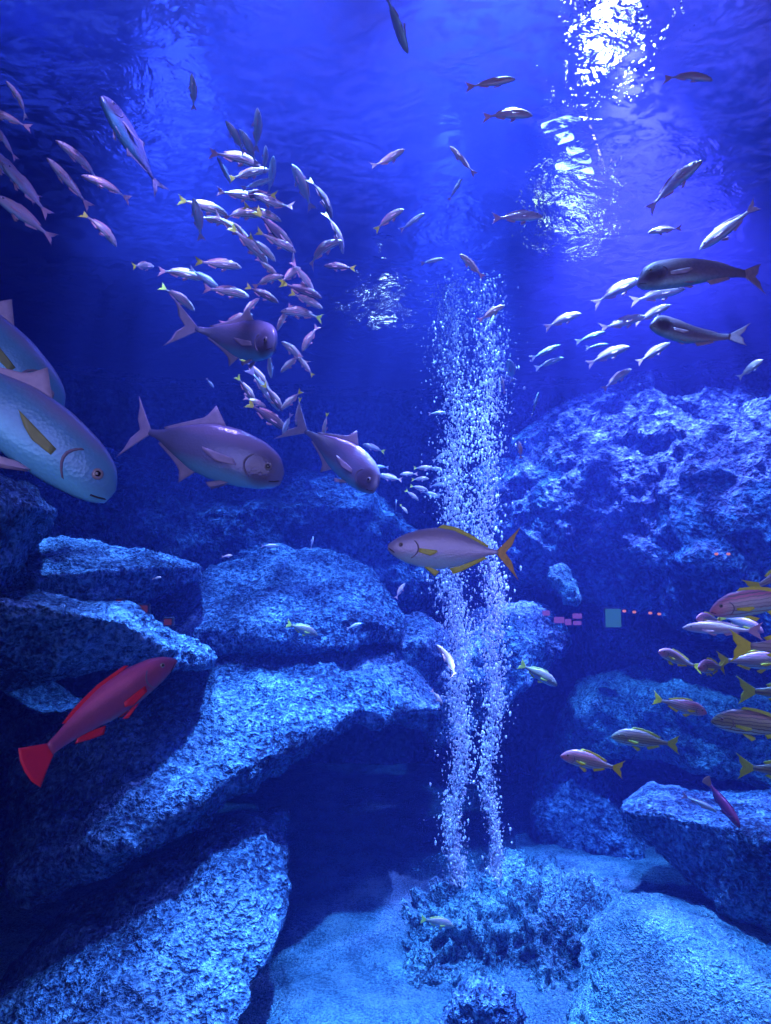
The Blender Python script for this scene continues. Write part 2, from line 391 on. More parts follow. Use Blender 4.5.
    rock('rock_ledge', [
        [(512,436,7.6),(560,404,7.6),(600,386,7.6),(650,368,7.5)],
        [(514,446,7.35),(560,418,7.35),(600,400,7.35),(650,380,7.3)],
        [(518,462,7.4),(560,440,7.4),(605,420,7.4),(650,400,7.35)]],
        M['rock_far'], 'narrow dark slanting ledge above and behind the right rock face', seed=12, nu=80, nv=60, amp=0.05, back=0.4)
    rock('boulder', [
        [(552,566,5.9),(560,560,5.9),(570,566,5.9),(578,590,5.8)],
        [(550,578,5.7),(560,580,5.6),(570,588,5.6),(580,600,5.7)],
        [(556,588,5.75),(566,602,5.65),(574,608,5.65),(580,606,5.75)]],
        M['rubble'], 'small bright knobbly rock stuck at the corner of the right face', seed=13, nu=40, nv=40, amp=0.04, freq=4, back=0.25)
    rock('boulder', [
        [(570,705,6.6),(590,680,6.6),(640,668,6.4),(700,672,6.0),(850,690,5.6)],
        [(566,730,6.2),(600,700,6.0),(640,692,5.8),(700,700,5.5),(850,715,5.2)],
        [(580,760,6.3),(620,760,6.0),(660,765,5.8),(710,780,5.5),(850,800,5.2)]],
        M['rock_green'], 'dark sloping rock behind the shoal of striped snappers', seed=14, nu=130, nv=100, amp=0.12)
    rock('rock_ledge', [
        [(590,618,7.2),(640,622,7.0),(700,640,6.8),(850,650,6.6)],
        [(600,640,6.9),(650,640,6.8),(700,655,6.5),(850,665,6.4)],
        [(600,700,7.0),(650,700,6.8),(700,710,6.6),(850,720,6.4)]],
        M['rock_far'], 'dark recessed rock under the right face beside the green reflection', seed=15, nu=90, nv=60, amp=0.12)
    rock('boulder', [
        [(545,748,6.8),(570,736,6.8),(600,750,6.7),(625,790,6.5),(655,850,6.2),(670,890,6.0)],
        [(545,790,6.4),(570,775,6.3),(595,790,6.2),(615,820,6.0),(640,865,5.8),(660,900,5.6)],
        [(545,905,6.2),(570,900,6.0),(590,900,5.9),(610,905,5.8),(635,910,5.6),(655,920,5.4)]],
        M['rock_far'], 'speckled blue rock sloping down behind the rubble mound', seed=16, nu=100, nv=90, amp=0.10)
    rock('boulder', [
        [(634,800,4.7),(650,788,4.8),(700,792,4.9),(760,790,4.9),(860,785,4.8)],
        [(632,812,4.3),(660,812,4.1),(710,822,3.9),(770,835,3.7),(860,850,3.4)],
        [(645,840,4.4),(690,890,4.1),(730,920,3.9),(780,945,3.8),(860,960,3.6)]],
        M['rock'], 'smooth wedge shaped boulder at the right edge under the snappers', seed=17, nu=120, nv=90, amp=0.05)
    rock('boulder', [
        [(586,975,3.7),(596,930,3.9),(620,896,4.05),(660,896,4.05),(710,916,3.9),(800,960,3.7)],
        [(592,1010,3.2),(608,960,3.3),(628,922,3.45),(670,925,3.4),(720,950,3.2),(800,1000,3.0)],
        [(590,1100,3.0),(620,1100,2.9),(650,1100,2.8),(700,1100,2.7),(740,1110,2.6),(800,1120,2.5)]],
        M['gravel'], 'large pale boulder in the bottom right corner', seed=18, nu=130, nv=110, amp=0.06)
    rock('coral_mound', [
        [(415,920,4.85),(450,885,4.95),(480,882,4.95),(515,866,5.0),(560,880,4.95),(605,900,4.8)],
        [(412,940,4.35),(450,912,4.45),(480,908,4.45),(520,895,4.5),(560,912,4.4),(602,925,4.3)],
        [(412,1000,4.1),(450,1005,4.1),(480,1005,4.1),(520,1010,4.05),(560,1020,3.95),(592,1030,3.9)]],
        M['rubble'], 'knobbly pale coral mound at the foot of the bubble column', 'coral mound', seed=19, nu=120, nv=90, amp=0.13, freq=4.6, fine=0.035, crag=1.5)
    rock('rubble_rock', [
        [(448,1000,3.9),(465,980,3.9),(490,976,3.9),(512,990,3.85),(520,1010,3.8)],
        [(448,1030,3.6),(465,1005,3.6),(490,1000,3.55),(512,1010,3.55),(522,1030,3.6)],
        [(448,1060,3.6),(465,1060,3.5),(490,1060,3.5),(512,1060,3.5),(522,1060,3.6)]],
        M['rock'], 'small pitted rock on the gravel at the bottom edge', seed=20, nu=60, nv=60, amp=0.05, freq=5, back=0.3)
    rock('rubble_rock', [
        [(586,1020,3.7),(600,1008,3.7),(615,1010,3.7),(624,1022,3.7)],
        [(586,1040,3.5),(600,1028,3.5),(615,1028,3.5),(626,1040,3.5)],
        [(586,1060,3.5),(600,1060,3.5),(615,1060,3.5),(626,1060,3.5)]],
        M['rubble'], 'tiny pale rock at the bottom edge beside the large corner boulder', seed=21, nu=40, nv=40, amp=0.03, freq=6, back=0.15)
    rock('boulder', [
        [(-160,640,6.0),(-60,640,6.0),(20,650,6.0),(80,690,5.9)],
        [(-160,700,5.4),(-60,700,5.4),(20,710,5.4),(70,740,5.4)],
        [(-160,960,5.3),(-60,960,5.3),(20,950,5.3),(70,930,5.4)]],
        M['rock_shade'], 'black rock filling the shade at the left edge behind the red fish', seed=22, nu=70, nv=70, amp=0.1)  # rock added where the left edge lies in black shade
rocks()
# ------------------------------------------------------------------ fish
def fish_mat(name, back, side, belly, zt=0.02, zb=-0.05, stripe=None, stripe_s=0.0, rough=0.35, blotch=0.15, head=None, tail=None, face=None):
    m, nt, N, L = new_mat(name)
    tc = nd(nt, 'ShaderNodeTexCoord'); sx = nd(nt, 'ShaderNodeSeparateXYZ'); L.new(tc.outputs['Object'], sx.inputs[0])
    mr = nd(nt, 'ShaderNodeMapRange'); mr.inputs['From Min'].default_value = -0.15; mr.inputs['From Max'].default_value = 0.15
    ns = nd(nt, 'ShaderNodeTexNoise', Scale=14.0, Detail=3.0); L.new(tc.outputs['Object'], ns.inputs['Vector'])
    ad = nd(nt, 'ShaderNodeMath', operation='MULTIPLY_ADD'); L.new(ns.outputs['Fac'], ad.inputs[0]); ad.inputs[1].default_value = 0.03; L.new(sx.outputs['Z'], ad.inputs[2])
    L.new(ad.outputs[0], mr.inputs['Value'])
    f = lambda z: min(max((z+0.165)/0.3, 0.0), 1.0)
    r = ramp(nt, [(f(zb-0.05), belly), (f(zb+0.01), side), (f(zt), side), (f(zt+0.05), back)]); L.new(mr.outputs[0], r.inputs[0])
    col = r.outputs[0]
    if stripe:
        w = nd(nt, 'ShaderNodeMath', operation='MULTIPLY'); L.new(ad.outputs[0], w.inputs[0]); w.inputs[1].default_value = stripe_s
        sn = nd(nt, 'ShaderNodeMath', operation='SINE'); L.new(w.outputs[0], sn.inputs[0])
        rr = ramp(nt, [(0.45, (0, 0, 0)), (0.8, (1, 1, 1))]); L.new(sn.outputs[0], rr.inputs[0])
        mx = nd(nt, 'ShaderNodeMix', data_type='RGBA'); L.new(rr.outputs[0], mx.inputs[0]); L.new(col, mx.inputs[6]); mx.inputs[7].default_value = (*stripe, 1)
        col = mx.outputs[2]
    def xmix(col, c, x0, x1):
        q = nd(nt, 'ShaderNodeMapRange'); q.inputs['From Min'].default_value = x0; q.inputs['From Max'].default_value = x1; L.new(sx.outputs['X'], q.inputs['Value'])
        mx = nd(nt, 'ShaderNodeMix', data_type='RGBA'); L.new(q.outputs[0], mx.inputs[0]); L.new(col, mx.inputs[6]); mx.inputs[7].default_value = (*c, 1)
        return mx.outputs[2]
    if head: col = xmix(col, head, 0.26, 0.46)
    if face:       # dusky patch of the cheek
        vm = nd(nt, 'ShaderNodeVectorMath', operation='SUBTRACT'); L.new(tc.outputs['Object'], vm.inputs[0]); vm.inputs[1].default_value = (0.37, 0, -0.015)
        vs_ = nd(nt, 'ShaderNodeVectorMath', operation='MULTIPLY'); L.new(vm.outputs[0], vs_.inputs[0]); vs_.inputs[1].default_value = (1.0, 0.0, 0.8)
        vl = nd(nt, 'ShaderNodeVectorMath', operation='LENGTH'); L.new(vs_.outputs[0], vl.inputs[0])
        q = nd(nt, 'ShaderNodeMapRange'); q.inputs['From Min'].default_value = 0.10; q.inputs['From Max'].default_value = 0.055; q.inputs['To Max'].default_value = 0.75; L.new(vl.outputs['Value'], q.inputs['Value'])
        mf = nd(nt, 'ShaderNodeMix', data_type='RGBA'); L.new(q.outputs[0], mf.inputs[0]); L.new(col, mf.inputs[6]); mf.inputs[7].default_value = (*face, 1); col = mf.outputs[2]
    if tail: col = xmix(col, tail, -0.12, -0.30)
    bs = nd(nt, 'ShaderNodeBsdfPrincipled'); bs.inputs['Roughness'].default_value = rough; bs.inputs['Specular IOR Level'].default_value = 0.6
    bs.inputs['Metallic'].default_value = 0.15
    n2 = nd(nt, 'ShaderNodeTexNoise', Scale=40.0, Detail=2.0); L.new(tc.outputs['Object'], n2.inputs['Vector'])
    mm = nd(nt, 'ShaderNodeMix', data_type='RGBA', blend_type='MULTIPLY'); mm.inputs[0].default_value = blotch; L.new(col, mm.inputs[6]); L.new(n2.outputs['Fac'], mm.inputs[7])
    L.new(mm.outputs[2], bs.inputs['Base Color'])
    v = nd(nt, 'ShaderNodeTexVoronoi', Scale=70.0); L.new(tc.outputs['Object'], v.inputs['Vector'])
    bu = nd(nt, 'ShaderNodeBump'); bu.inputs['Strength'].default_value = 0.15; bu.inputs['Distance'].default_value = 0.004; L.new(v.outputs['Distance'], bu.inputs['Height']); L.new(bu.outputs[0], bs.inputs['Normal'])
    out(nt, bs.outputs[0]); return m
def fin_mat(name, col, col2=None, rough=0.5, alpha=0.92):
    m, nt, N, L = new_mat(name)
    tc = nd(nt, 'ShaderNodeTexCoord')
    w = nd(nt, 'ShaderNodeTexNoise', Scale=30.0, Detail=2.0); L.new(tc.outputs['Object'], w.inputs['Vector'])
    r = ramp(nt, [(0.30, tuple(a*0.5+b*0.5 for a, b in zip(col2 or col, col))), (0.6, col)]); L.new(w.outputs['Fac'], r.inputs[0])
    bs = nd(nt, 'ShaderNodeBsdfPrincipled'); bs.inputs['Roughness'].default_value = rough
    bs.inputs['Subsurface Weight'].default_value = 0.0; bs.inputs['Alpha'].default_value = alpha
    L.new(r.outputs[0], bs.inputs['Base Color']); out(nt, bs.outputs[0]); return m
M['eye'] = plain_mat('fish_eye', (0.40, 0.34, 0.36), 0.15, 0.8)
M['pupil'] = plain_mat('fish_pupil', (0.004, 0.004, 0.006), 0.05, 1.0)
M['gill'] = plain_mat('gill_edge', (0.28, 0.23, 0.32), 0.5)
M['mouth'] = plain_mat('fish_mouth', (0.05, 0.03, 0.04), 0.6)

def bend_fn(b):
    def f(P):
        P = np.array(P, float)
        x = P[:, 0]
        s = np.clip(0.15 - x, 0, None); h = np.clip(x-0.15, 0, None)
        P[:, 1] = P[:, 1] + b*(s**2)*1.6 + b*0.5*h**2
        P[:, 0] = x + (b*b)*(s**3)*0.9
        return P
    return f

def body_geo(top, bot, wid, tail_x=-0.34, nu=44, nv=24, snout=(0.5, -0.01), sq=1.0):
    """top / bot / wid: (x, value) control points from snout to tail root"""
    xs = 0.5-(0.5-tail_x)*(1-np.cos(np.linspace(0, math.pi/2, nu)))**0.9
    xs = 0.5 + (tail_x-0.5)*np.linspace(0, 1, nu)**1.35
    def ev(c):
        c = sorted(c); cx = [a for a, _ in c]; cv = [b for _, b in c]
        g = np.linspace(cx[0], cx[-1], 200); v = np.interp(g, cx, cv)
        for _ in range(60): v[1:-1] = 0.5*v[1:-1]+0.25*(v[2:]+v[:-2])
        return np.interp(xs, g, v)
    T, B, Wd = ev(top), ev(bot), ev(wid)
    P = []
    for i in range(nu):
        for j in range(nv):
            a = 2*math.pi*j/nv
            ca, sa = math.cos(a), math.sin(a)
            yy = Wd[i]*np.sign(ca)*abs(ca)**0.9
            mid = (T[i]+B[i])/2; hh = (T[i]-B[i])/2
            P.append((xs[i], yy, mid+hh*np.sign(sa)*abs(sa)**1.05))
    F = grid_faces(nu, nv); n = len(P)
    P.append((xs[0]+0.004, 0, (T[0]+B[0])/2)); P.append((xs[-1]-0.002, 0, (T[-1]+B[-1])/2))
    for j in range(nv):
        F.append((n, (j+1) % nv, j)); F.append((n+1, (nu-1)*nv+j, (nu-1)*nv+(j+1) % nv))
    return np.array(P), F

def fin_geo(base, tip, nu=9, nv=7, th=0.004):
    A = resample([(*p,) for p in base], nv); B = resample([(*p,) for p in tip], nv)
    G = np.array([[A[j]*(1-i/(nu-1)) + B[j]*(i/(nu-1)) for j in range(nv)] for i in range(nu)])
    e1 = (B-A).mean(0); e2 = A[-1]-A[0]
    if np.linalg.norm(e2) < 1e-6: e2 = B[-1]-B[0]
    n = np.cross(e1, e2); n /= np.linalg.norm(n)+1e-9
    t = np.array([th*(1-0.75*i/(nu-1)) for i in range(nu)])[:, None, None]
    S1, S2 = G + n*t, G - n*t
    for i in range(nu):               # faint ray ridges
        for j in range(nv):
            if j % 2: S1[i, j] -= n*th*0.25; S2[i, j] += n*th*0.25
    P = np.concatenate([S1.reshape(-1, 3), S2.reshape(-1, 3)]); k = nu*nv
    F = [tuple(reversed(f)) for f in grid_faces(nu, nv, False)] + [tuple(x+k for x in f) for f in grid_faces(nu, nv, False)]
    rim = [(0, j) for j in range(nv)] + [(i, nv-1) for i in range(1, nu)] + [(nu-1, j) for j in range(nv-2, -1, -1)] + [(i, 0) for i in range(nu-2, 0, -1)]
    ids = [i*nv+j for i, j in rim]
    for a, b in zip(ids, ids[1:]+ids[:1]): F.append((a, b, b+k, a+k))
    return P, F

def ball(c, r, sy=0.5, n=10):
    P = []
    for i in range(n+1):
        for j in range(n):
            a = math.pi*i/n; b = 2*math.pi*j/n
            P.append((c[0]+r*math.sin(a)*math.cos(b), c[1]+r*sy*math.cos(a), c[2]+r*math.sin(a)*math.sin(b)))
    return np.array(P), grid_faces(n+1, n)

SPEC = {}
def species(key, name, top, bot, wid, mats, tail, dorsal, anal, pect, pelv, eye, mouth, tail_x=-0.34, detail=1.0):
    SPEC[key] = dict(name=name, top=top, bot=bot, wid=wid, mats=mats, tail=tail, dorsal=dorsal, anal=anal, pect=pect, pelv=pelv, eye=eye, mouth=mouth, tail_x=tail_x, detail=detail)

def side_y(S, x, z):
    g = lambda c: np.interp(x, [a for a, _ in sorted(c)], [b for _, b in sorted(c)])
    T_, B_, W_ = g(S['top']), g(S['bot']), g(S['wid'])
    k = min(0.98, abs((z-(T_+B_)/2)/((T_-B_)/2)))
    return W_*math.sqrt(1-k*k)
def make_fish(key, bend=0.0):
    S = SPEC[key]; bf = bend_fn(bend); m = S['mats']
    root = bpy.data.objects.new(S['name'], None); root.empty_display_size = 0.1
    parts = []
    nu, nv = (44, 26) if S['detail'] >= 1 else (26, 16)
    def add(name, geo, mat, parent=root):
        P, F = geo
        me = bpy.data.meshes.new(name); me.from_pydata([tuple(p) for p in bf(P)], [], [tuple(f) for f in F]); me.update()
        me.polygons.foreach_set('use_smooth', [True]*len(me.polygons)); me.materials.append(mat)
        o = bpy.data.objects.new(name, me); o.parent = parent; parts.append(o); return o
    body = add('body', body_geo(S['top'], S['bot'], S['wid'], S['tail_x'], nu, nv), m['body'])
    add('tail_fin', fin_geo(*S['tail'], nu=9, nv=13, th=0.007), m['tail'])
    if S['dorsal']:
        for d in S['dorsal']: add('dorsal_fin', fin_geo(*d, nu=5, nv=11, th=0.005), m['fin'])
    if S['anal']: add('anal_fin', fin_geo(*S['anal'], nu=5, nv=9, th=0.005), m['anal'] if 'anal' in m else m['fin'])
    for s in (1, -1):
        fl = lambda g: ([(a, b*s, c) for a, b, c in g[0]], [(a, b*s, c) for a, b, c in g[1]])
        add('pectoral_fin', fin_geo(*fl(S['pect']), nu=6, nv=7, th=0.004), m.get('pect', m['fin']))
        add('pelvic_fin', fin_geo(*fl(S['pelv']), nu=5, nv=5, th=0.004), m.get('pelv', m['fin']))
        ex, ey, ez, er = S['eye']; ey = side_y(S, ex, ez)-er*0.05
        if S['detail'] >= 1:
            zs = np.linspace(-0.085, 0.05, 9); g1 = []; g2 = []
            for z_ in zs:
                x_ = 0.265 + 0.045*((z_+0.01)/0.07)**2
                g1.append((x_, (side_y(S, x_, z_)+0.0035)*s, z_)); g2.append((x_+0.012, (side_y(S, x_+0.012, z_)+0.0005)*s, z_))
            add('gill_cover', fin_geo(g1, g2, nu=3, nv=9, th=0.002), M['gill'])
        e = add('eye', ball((ex, ey*s, ez), er, 0.45), M['eye'])
        add('pupil', ball((ex, (ey+er*0.22)*s, ez), er*0.62, 0.45), M['pupil'], e)
    add('mouth', fin_geo(S['mouth'], [(a-0.002, b*1.0, c-0.006) for a, b, c in S['mouth']], nu=2, nv=7, th=0.003), M['mouth'])
    return [root]+parts
def instance(parts, link=True):
    mp = {}
    for o in parts:
        c = o.copy(); mp[o] = c
        if o.parent in mp: c.parent = mp[o.parent]
        C.objects.link(c)
    return mp[parts[0]]

def forked(x0, h0, x1, H1, notch, drop=0.0):
    """tail fin: vertical root at x0, lobes reaching x1 +-H1, fork notch at x=notch"""
    base = [(x0, 0, h0), (x0, 0, 0), (x0, 0, -h0)]
    tip = [(x1, 0, H1), (x1+0.035, 0, H1*0.66), ((notch+x1)/2, 0, H1*0.34), (notch, 0, 0), ((notch+x1)/2, 0, -H1*0.34), (x1+0.035, 0, -H1*0.66), (x1-drop, 0, -H1)]
    return base, tip

# --- palettes
SIL = fish_mat('silver_skin', (0.42, 0.34, 0.58), (0.28, 0.29, 0.52), (0.24, 0.66, 0.92), zt=0.04, zb=-0.07, rough=0.25, face=(0.16, 0.12, 0.20))
BSIL = fish_mat('blue_silver_skin', (0.30, 0.32, 0.58), (0.13, 0.38, 0.64), (0.18, 0.66, 0.90), zt=0.06, zb=-0.03, rough=0.3)
OLIVE = fin_mat('olive_fin', (0.30, 0.34, 0.10), (0.2, 0.22, 0.1), alpha=1)
SILF = fin_mat('silver_fin', (0.55, 0.45, 0.62), (0.35, 0.3, 0.5))
AMB = fish_mat('amber_skin', (0.50, 0.42, 0.62), (0.54, 0.50, 0.76), (0.50, 0.76, 0.96), zt=0.04, zb=-0.04, rough=0.3)
YEL = fin_mat('yellow_fin', (0.72, 0.72, 0.10), (0.45, 0.48, 0.08), alpha=1)
AMBT = fin_mat('amber_tail', (0.75, 0.45, 0.10), (0.45, 0.26, 0.08), alpha=1)
GREY = fish_mat('brown_grey_skin', (0.62, 0.42, 0.48), (0.42, 0.32, 0.42), (0.35, 0.60, 0.70), zt=0.04, zb=-0.06, rough=0.45, blotch=0.5, face=(0.10, 0.06, 0.09))
GREYF = fin_mat('brown_grey_fin', (0.62, 0.42, 0.50), (0.30, 0.22, 0.3), alpha=1)
RED = fish_mat('red_skin', (0.85, 0.16, 0.36), (0.42, 0.10, 0.22), (0.30, 0.10, 0.20), zt=0.02, zb=-0.05, rough=0.45)
REDF = fin_mat('red_fin', (1.0, 0.03, 0.05), (0.9, 0.02, 0.04), alpha=1)
PINK = fish_mat('pink_skin', (1.0, 0.62, 0.52), (0.82, 0.62, 0.66), (0.50, 0.80, 0.90), zt=0.00, zb=-0.05, rough=0.35)
PINKF = fin_mat('pink_fin', (1.0, 0.52, 0.50), (0.8, 0.4, 0.5), alpha=1)
STR = fish_mat('pale_striped_skin', (0.85, 0.60, 0.46), (0.72, 0.62, 0.58), (0.45, 0.78, 0.88), zt=0.02, zb=-0.05, stripe=(0.35, 0.28, 0.35), stripe_s=160, rough=0.35)
STRD = fish_mat('dark_striped_skin', (0.34, 0.20, 0.17), (0.22, 0.16, 0.22), (0.22, 0.50, 0.60), zt=0.0, zb=-0.06, stripe=(0.10, 0.07, 0.12), stripe_s=160, rough=0.4)
BLU = fish_mat('pale_blue_skin', (0.62, 0.62, 0.72), (0.45, 0.62, 0.75), (0.40, 0.70, 0.85), zt=0.03, zb=-0.04, rough=0.3)
SNAP = fish_mat('snapper_skin', (0.90, 0.34, 0.52), (0.58, 0.52, 0.55), (0.50, 0.80, 0.90), zt=0.03, zb=-0.03, stripe=(0.36, 0.32, 0.36), stripe_s=170, head=(0.95, 0.38, 0.55), rough=0.38)
SNAPG = fish_mat('green_snapper_skin', (0.40, 0.28, 0.28), (0.36, 0.40, 0.28), (0.46, 0.78, 0.88), zt=0.04, zb=-0.03, stripe=(0.16, 0.16, 0.20), stripe_s=170, rough=0.4)
YT = fin_mat('yellow_tail', (0.95, 0.88, 0.06), (0.75, 0.70, 0.05), alpha=1)
GT = fin_mat('green_yellow_tail', (0.62, 0.80, 0.10), (0.40, 0.55, 0.10), alpha=1)
CREAM = fish_mat('cream_skin', (1.0, 0.85, 0.55), (1.0, 0.80, 0.50), (0.9, 0.8, 0.7), stripe=(0.15, 0.1, 0.2), stripe_s=110)

trev = dict(
    top=[(0.5, 0.015), (0.485, 0.05), (0.44, 0.092), (0.34, 0.128), (0.18, 0.148), (0.02, 0.135), (-0.15, 0.078), (-0.27, 0.026), (-0.34, 0.016)],
    bot=[(0.5, -0.055), (0.48, -0.078), (0.40, -0.108), (0.26, -0.134), (0.10, -0.140), (-0.02, -0.125), (-0.16, -0.07), (-0.27, -0.024), (-0.34, -0.016)],
    wid=[(0.5, 0.014), (0.47, 0.036), (0.38, 0.058), (0.22, 0.070), (0.0, 0.056), (-0.2, 0.024), (-0.34, 0.009)],
    tail=forked(-0.335, 0.020, -0.50, 0.200, -0.405),
    dorsal=[([(0.10, 0, 0.140), (0.0, 0, 0.130), (-0.10, 0, 0.098), (-0.24, 0, 0.036)], [(0.00, 0, 0.235), (-0.035, 0, 0.160), (-0.12, 0, 0.115), (-0.26, 0, 0.046)])],
    anal=([(0.02, 0, -0.125), (-0.06, 0, -0.107), (-0.14, 0, -0.075), (-0.24, 0, -0.032)], [(-0.055, 0, -0.205), (-0.08, 0, -0.14), (-0.15, 0, -0.095), (-0.26, 0, -0.042)]),
    pect=([(0.235, 0.062, -0.015), (0.235, 0.062, -0.045)], [(0.02, 0.085, -0.005), (0.03, 0.088, -0.025), (0.12, 0.082, -0.062)]),
    pelv=([(0.22, 0.02, -0.130), (0.17, 0.02, -0.134)], [(0.13, 0.045, -0.185), (0.10, 0.04, -0.165)]),
    eye=(0.405, 0.048, 0.010, 0.024),
    mouth=[(0.44, 0.046, -0.058), (0.47, 0.036, -0.048), (0.492, 0.020, -0.036), (0.502, 0, -0.030), (0.492, -0.020, -0.036), (0.47, -0.036, -0.048), (0.44, -0.046, -0.058)])
slim = lambda c, k: [(x, v*k) for x, v in c]
def fz(g, k): return tuple([(a, b, c*k) for a, b, c in side] for side in g)
amb = dict(
    top=[(0.5, 0.008), (0.47, 0.036), (0.40, 0.075), (0.28, 0.118), (0.14, 0.142), (0.0, 0.128), (-0.16, 0.070), (-0.27, 0.024), (-0.34, 0.014)],
    bot=[(0.5, -0.028), (0.47, -0.056), (0.38, -0.098), (0.24, -0.128), (0.08, -0.132), (-0.06, -0.100), (-0.18, -0.055), (-0.27, -0.022), (-0.34, -0.014)],
    wid=[(0.5, 0.010), (0.46, 0.034), (0.36, 0.056), (0.2, 0.068), (0.0, 0.055), (-0.2, 0.024), (-0.34, 0.009)],
    tail=forked(-0.335, 0.018, -0.50, 0.205, -0.395),
    dorsal=[([(0.13, 0, 0.138), (0.0, 0, 0.126), (-0.12, 0, 0.086), (-0.26, 0, 0.028)], [(0.09, 0, 0.162), (-0.02, 0, 0.150), (-0.13, 0, 0.108), (-0.27, 0, 0.042)])],
    anal=([(0.02, 0, -0.120), (-0.06, 0, -0.100), (-0.14, 0, -0.070), (-0.24, 0, -0.032)], [(-0.01, 0, -0.158), (-0.08, 0, -0.132), (-0.16, 0, -0.092), (-0.26, 0, -0.042)]),
    pect=([(0.27, 0.062, -0.005), (0.27, 0.062, -0.035)], [(0.13, 0.082, -0.015), (0.13, 0.085, -0.030), (0.18, 0.080, -0.058)]),
    pelv=([(0.22, 0.02, -0.122), (0.17, 0.02, -0.126)], [(0.13, 0.04, -0.18), (0.10, 0.035, -0.15)]),
    eye=(0.405, 0.050, 0.012, 0.018),
    mouth=[(0.455, 0.042, -0.040), (0.478, 0.030, -0.026), (0.494, 0.016, -0.016), (0.502, 0, -0.012), (0.494, -0.016, -0.016), (0.478, -0.030, -0.026), (0.455, -0.042, -0.040)])
trev['top'] = slim(trev['top'], 1.17); trev['bot'] = slim(trev['bot'], 1.17); trev['dorsal'] = [fz(trev['dorsal'][0], 1.13)]; trev['anal'] = fz(trev['anal'], 1.15); trev['pelv'] = fz(trev['pelv'], 1.15)
trev['mouth'] = [(a, b, c*1.17) for a, b, c in trev['mouth']]
amb['top'] = slim(amb['top'], 1.18); amb['bot'] = slim(amb['bot'], 1.18); amb['dorsal'] = [fz(amb['dorsal'][0], 1.18)]; amb['anal'] = fz(amb['anal'], 1.18); amb['pelv'] = fz(amb['pelv'], 1.15); amb['mouth'] = [(a, b, c*1.17) for a, b, c in amb['mouth']]
species('trevally', 'trevally', mats=dict(body=SIL, tail=SILF, fin=SILF), **trev)
species('trevally_yellow', 'trevally', mats=dict(body=BSIL, tail=SILF, fin=SILF, pect=OLIVE), **dict(trev, top=slim(trev['top'], .86), bot=slim(trev['bot'], .86), dorsal=[fz(trev['dorsal'][0], .86)], anal=fz(trev['anal'], .86), pelv=fz(trev['pelv'], .86),
        pect=([(0.235, 0.064, -0.015), (0.235, 0.064, -0.045)], [(0.045, 0.082, 0.012), (0.055, 0.083, 0.006), (0.10, 0.080, -0.025), (0.15, 0.076, -0.045)])))
species('amberjack', 'amberjack', mats=dict(body=AMB, tail=AMBT, fin=YEL), **amb)
emp = dict(
    top=[(0.5, -0.02), (0.485, 0.035), (0.45, 0.075), (0.36, 0.105), (0.2, 0.108), (0.05, 0.09), (-0.14, 0.055), (-0.27, 0.034), (-0.34, 0.03)],
    bot=[(0.5, -0.06), (0.47, -0.085), (0.38, -0.104), (0.2, -0.108), (0.04, -0.095), (-0.14, -0.055), (-0.27, -0.034), (-0.34, -0.03)],
    wid=[(0.5, 0.02), (0.47, 0.045), (0.38, 0.060), (0.2, 0.062), (0.0, 0.050), (-0.2, 0.024), (-0.34, 0.012)],
    tail=forked(-0.335, 0.03, -0.50, 0.125, -0.44),
    dorsal=[([(0.24, 0, 0.10), (0.05, 0, 0.085), (-0.10, 0, 0.060), (-0.20, 0, 0.042)], [(0.22, 0, 0.112), (0.04, 0, 0.105), (-0.12, 0, 0.080), (-0.22, 0, 0.055)])],
    anal=([(-0.02, 0, -0.085), (-0.10, 0, -0.062), (-0.18, 0, -0.044)], [(-0.05, 0, -0.115), (-0.12, 0, -0.095), (-0.21, 0, -0.06)]),
    pect=([(0.25, 0.058, -0.02), (0.25, 0.058, -0.055)], [(0.10, 0.085, -0.02), (0.09, 0.09, -0.045), (0.14, 0.082, -0.07)]),
    pelv=([(0.20, 0.02, -0.10), (0.15, 0.02, -0.10)], [(0.10, 0.035, -0.135), (0.07, 0.03, -0.12)]),
    eye=(0.40, 0.056, 0.022, 0.016),
    mouth=[(0.44, 0.050, -0.075), (0.47, 0.040, -0.062), (0.492, 0.020, -0.052), (0.502, 0, -0.048), (0.492, -0.020, -0.052), (0.47, -0.040, -0.062), (0.44, -0.050, -0.075)])
emp['top'] = slim(emp['top'], 1.32); emp['bot'] = slim(emp['bot'], 1.25); emp['dorsal'] = [fz(emp['dorsal'][0], 1.2)]; emp['anal'] = fz(emp['anal'], 1.2); emp['mouth'] = [(a, b, c*1.2) for a, b, c in emp['mouth']]; emp['tail'] = forked(-0.335, 0.034, -0.51, 0.155, -0.43)
species('emperor', 'emperor_fish', mats=dict(body=GREY, tail=GREYF, fin=GREYF), **emp)
grp = dict(emp)
grp.update(
    top=[(0.5, 0.0), (0.46, 0.040), (0.36, 0.078), (0.2, 0.100), (0.05, 0.095), (-0.14, 0.062), (-0.27, 0.036), (-0.34, 0.03)],
    bot=[(0.5, -0.025), (0.46, -0.045), (0.36, -0.070), (0.2, -0.092), (0.04, -0.090), (-0.14, -0.055), (-0.27, -0.034), (-0.34, -0.03)],
    wid=[(0.5, 0.010), (0.46, 0.030), (0.36, 0.052), (0.2, 0.066), (0.0, 0.056), (-0.2, 0.026), (-0.34, 0.012)],
    tail=([(-0.335, 0, 0.034), (-0.335, 0, 0), (-0.335, 0, -0.034)], [(-0.475, 0, 0.120), (-0.500, 0, 0.06), (-0.505, 0, 0), (-0.500, 0, -0.06), (-0.475, 0, -0.120)]),
    mouth=[(0.43, 0.042, -0.040), (0.46, 0.030, -0.025), (0.488, 0.014, -0.015), (0.502, 0, -0.012), (0.488, -0.014, -0.015), (0.46, -0.030, -0.025), (0.43, -0.042, -0.040)])
grp['top'] = slim(grp['top'], 1.15); grp['bot'] = slim(grp['bot'], 1.15)
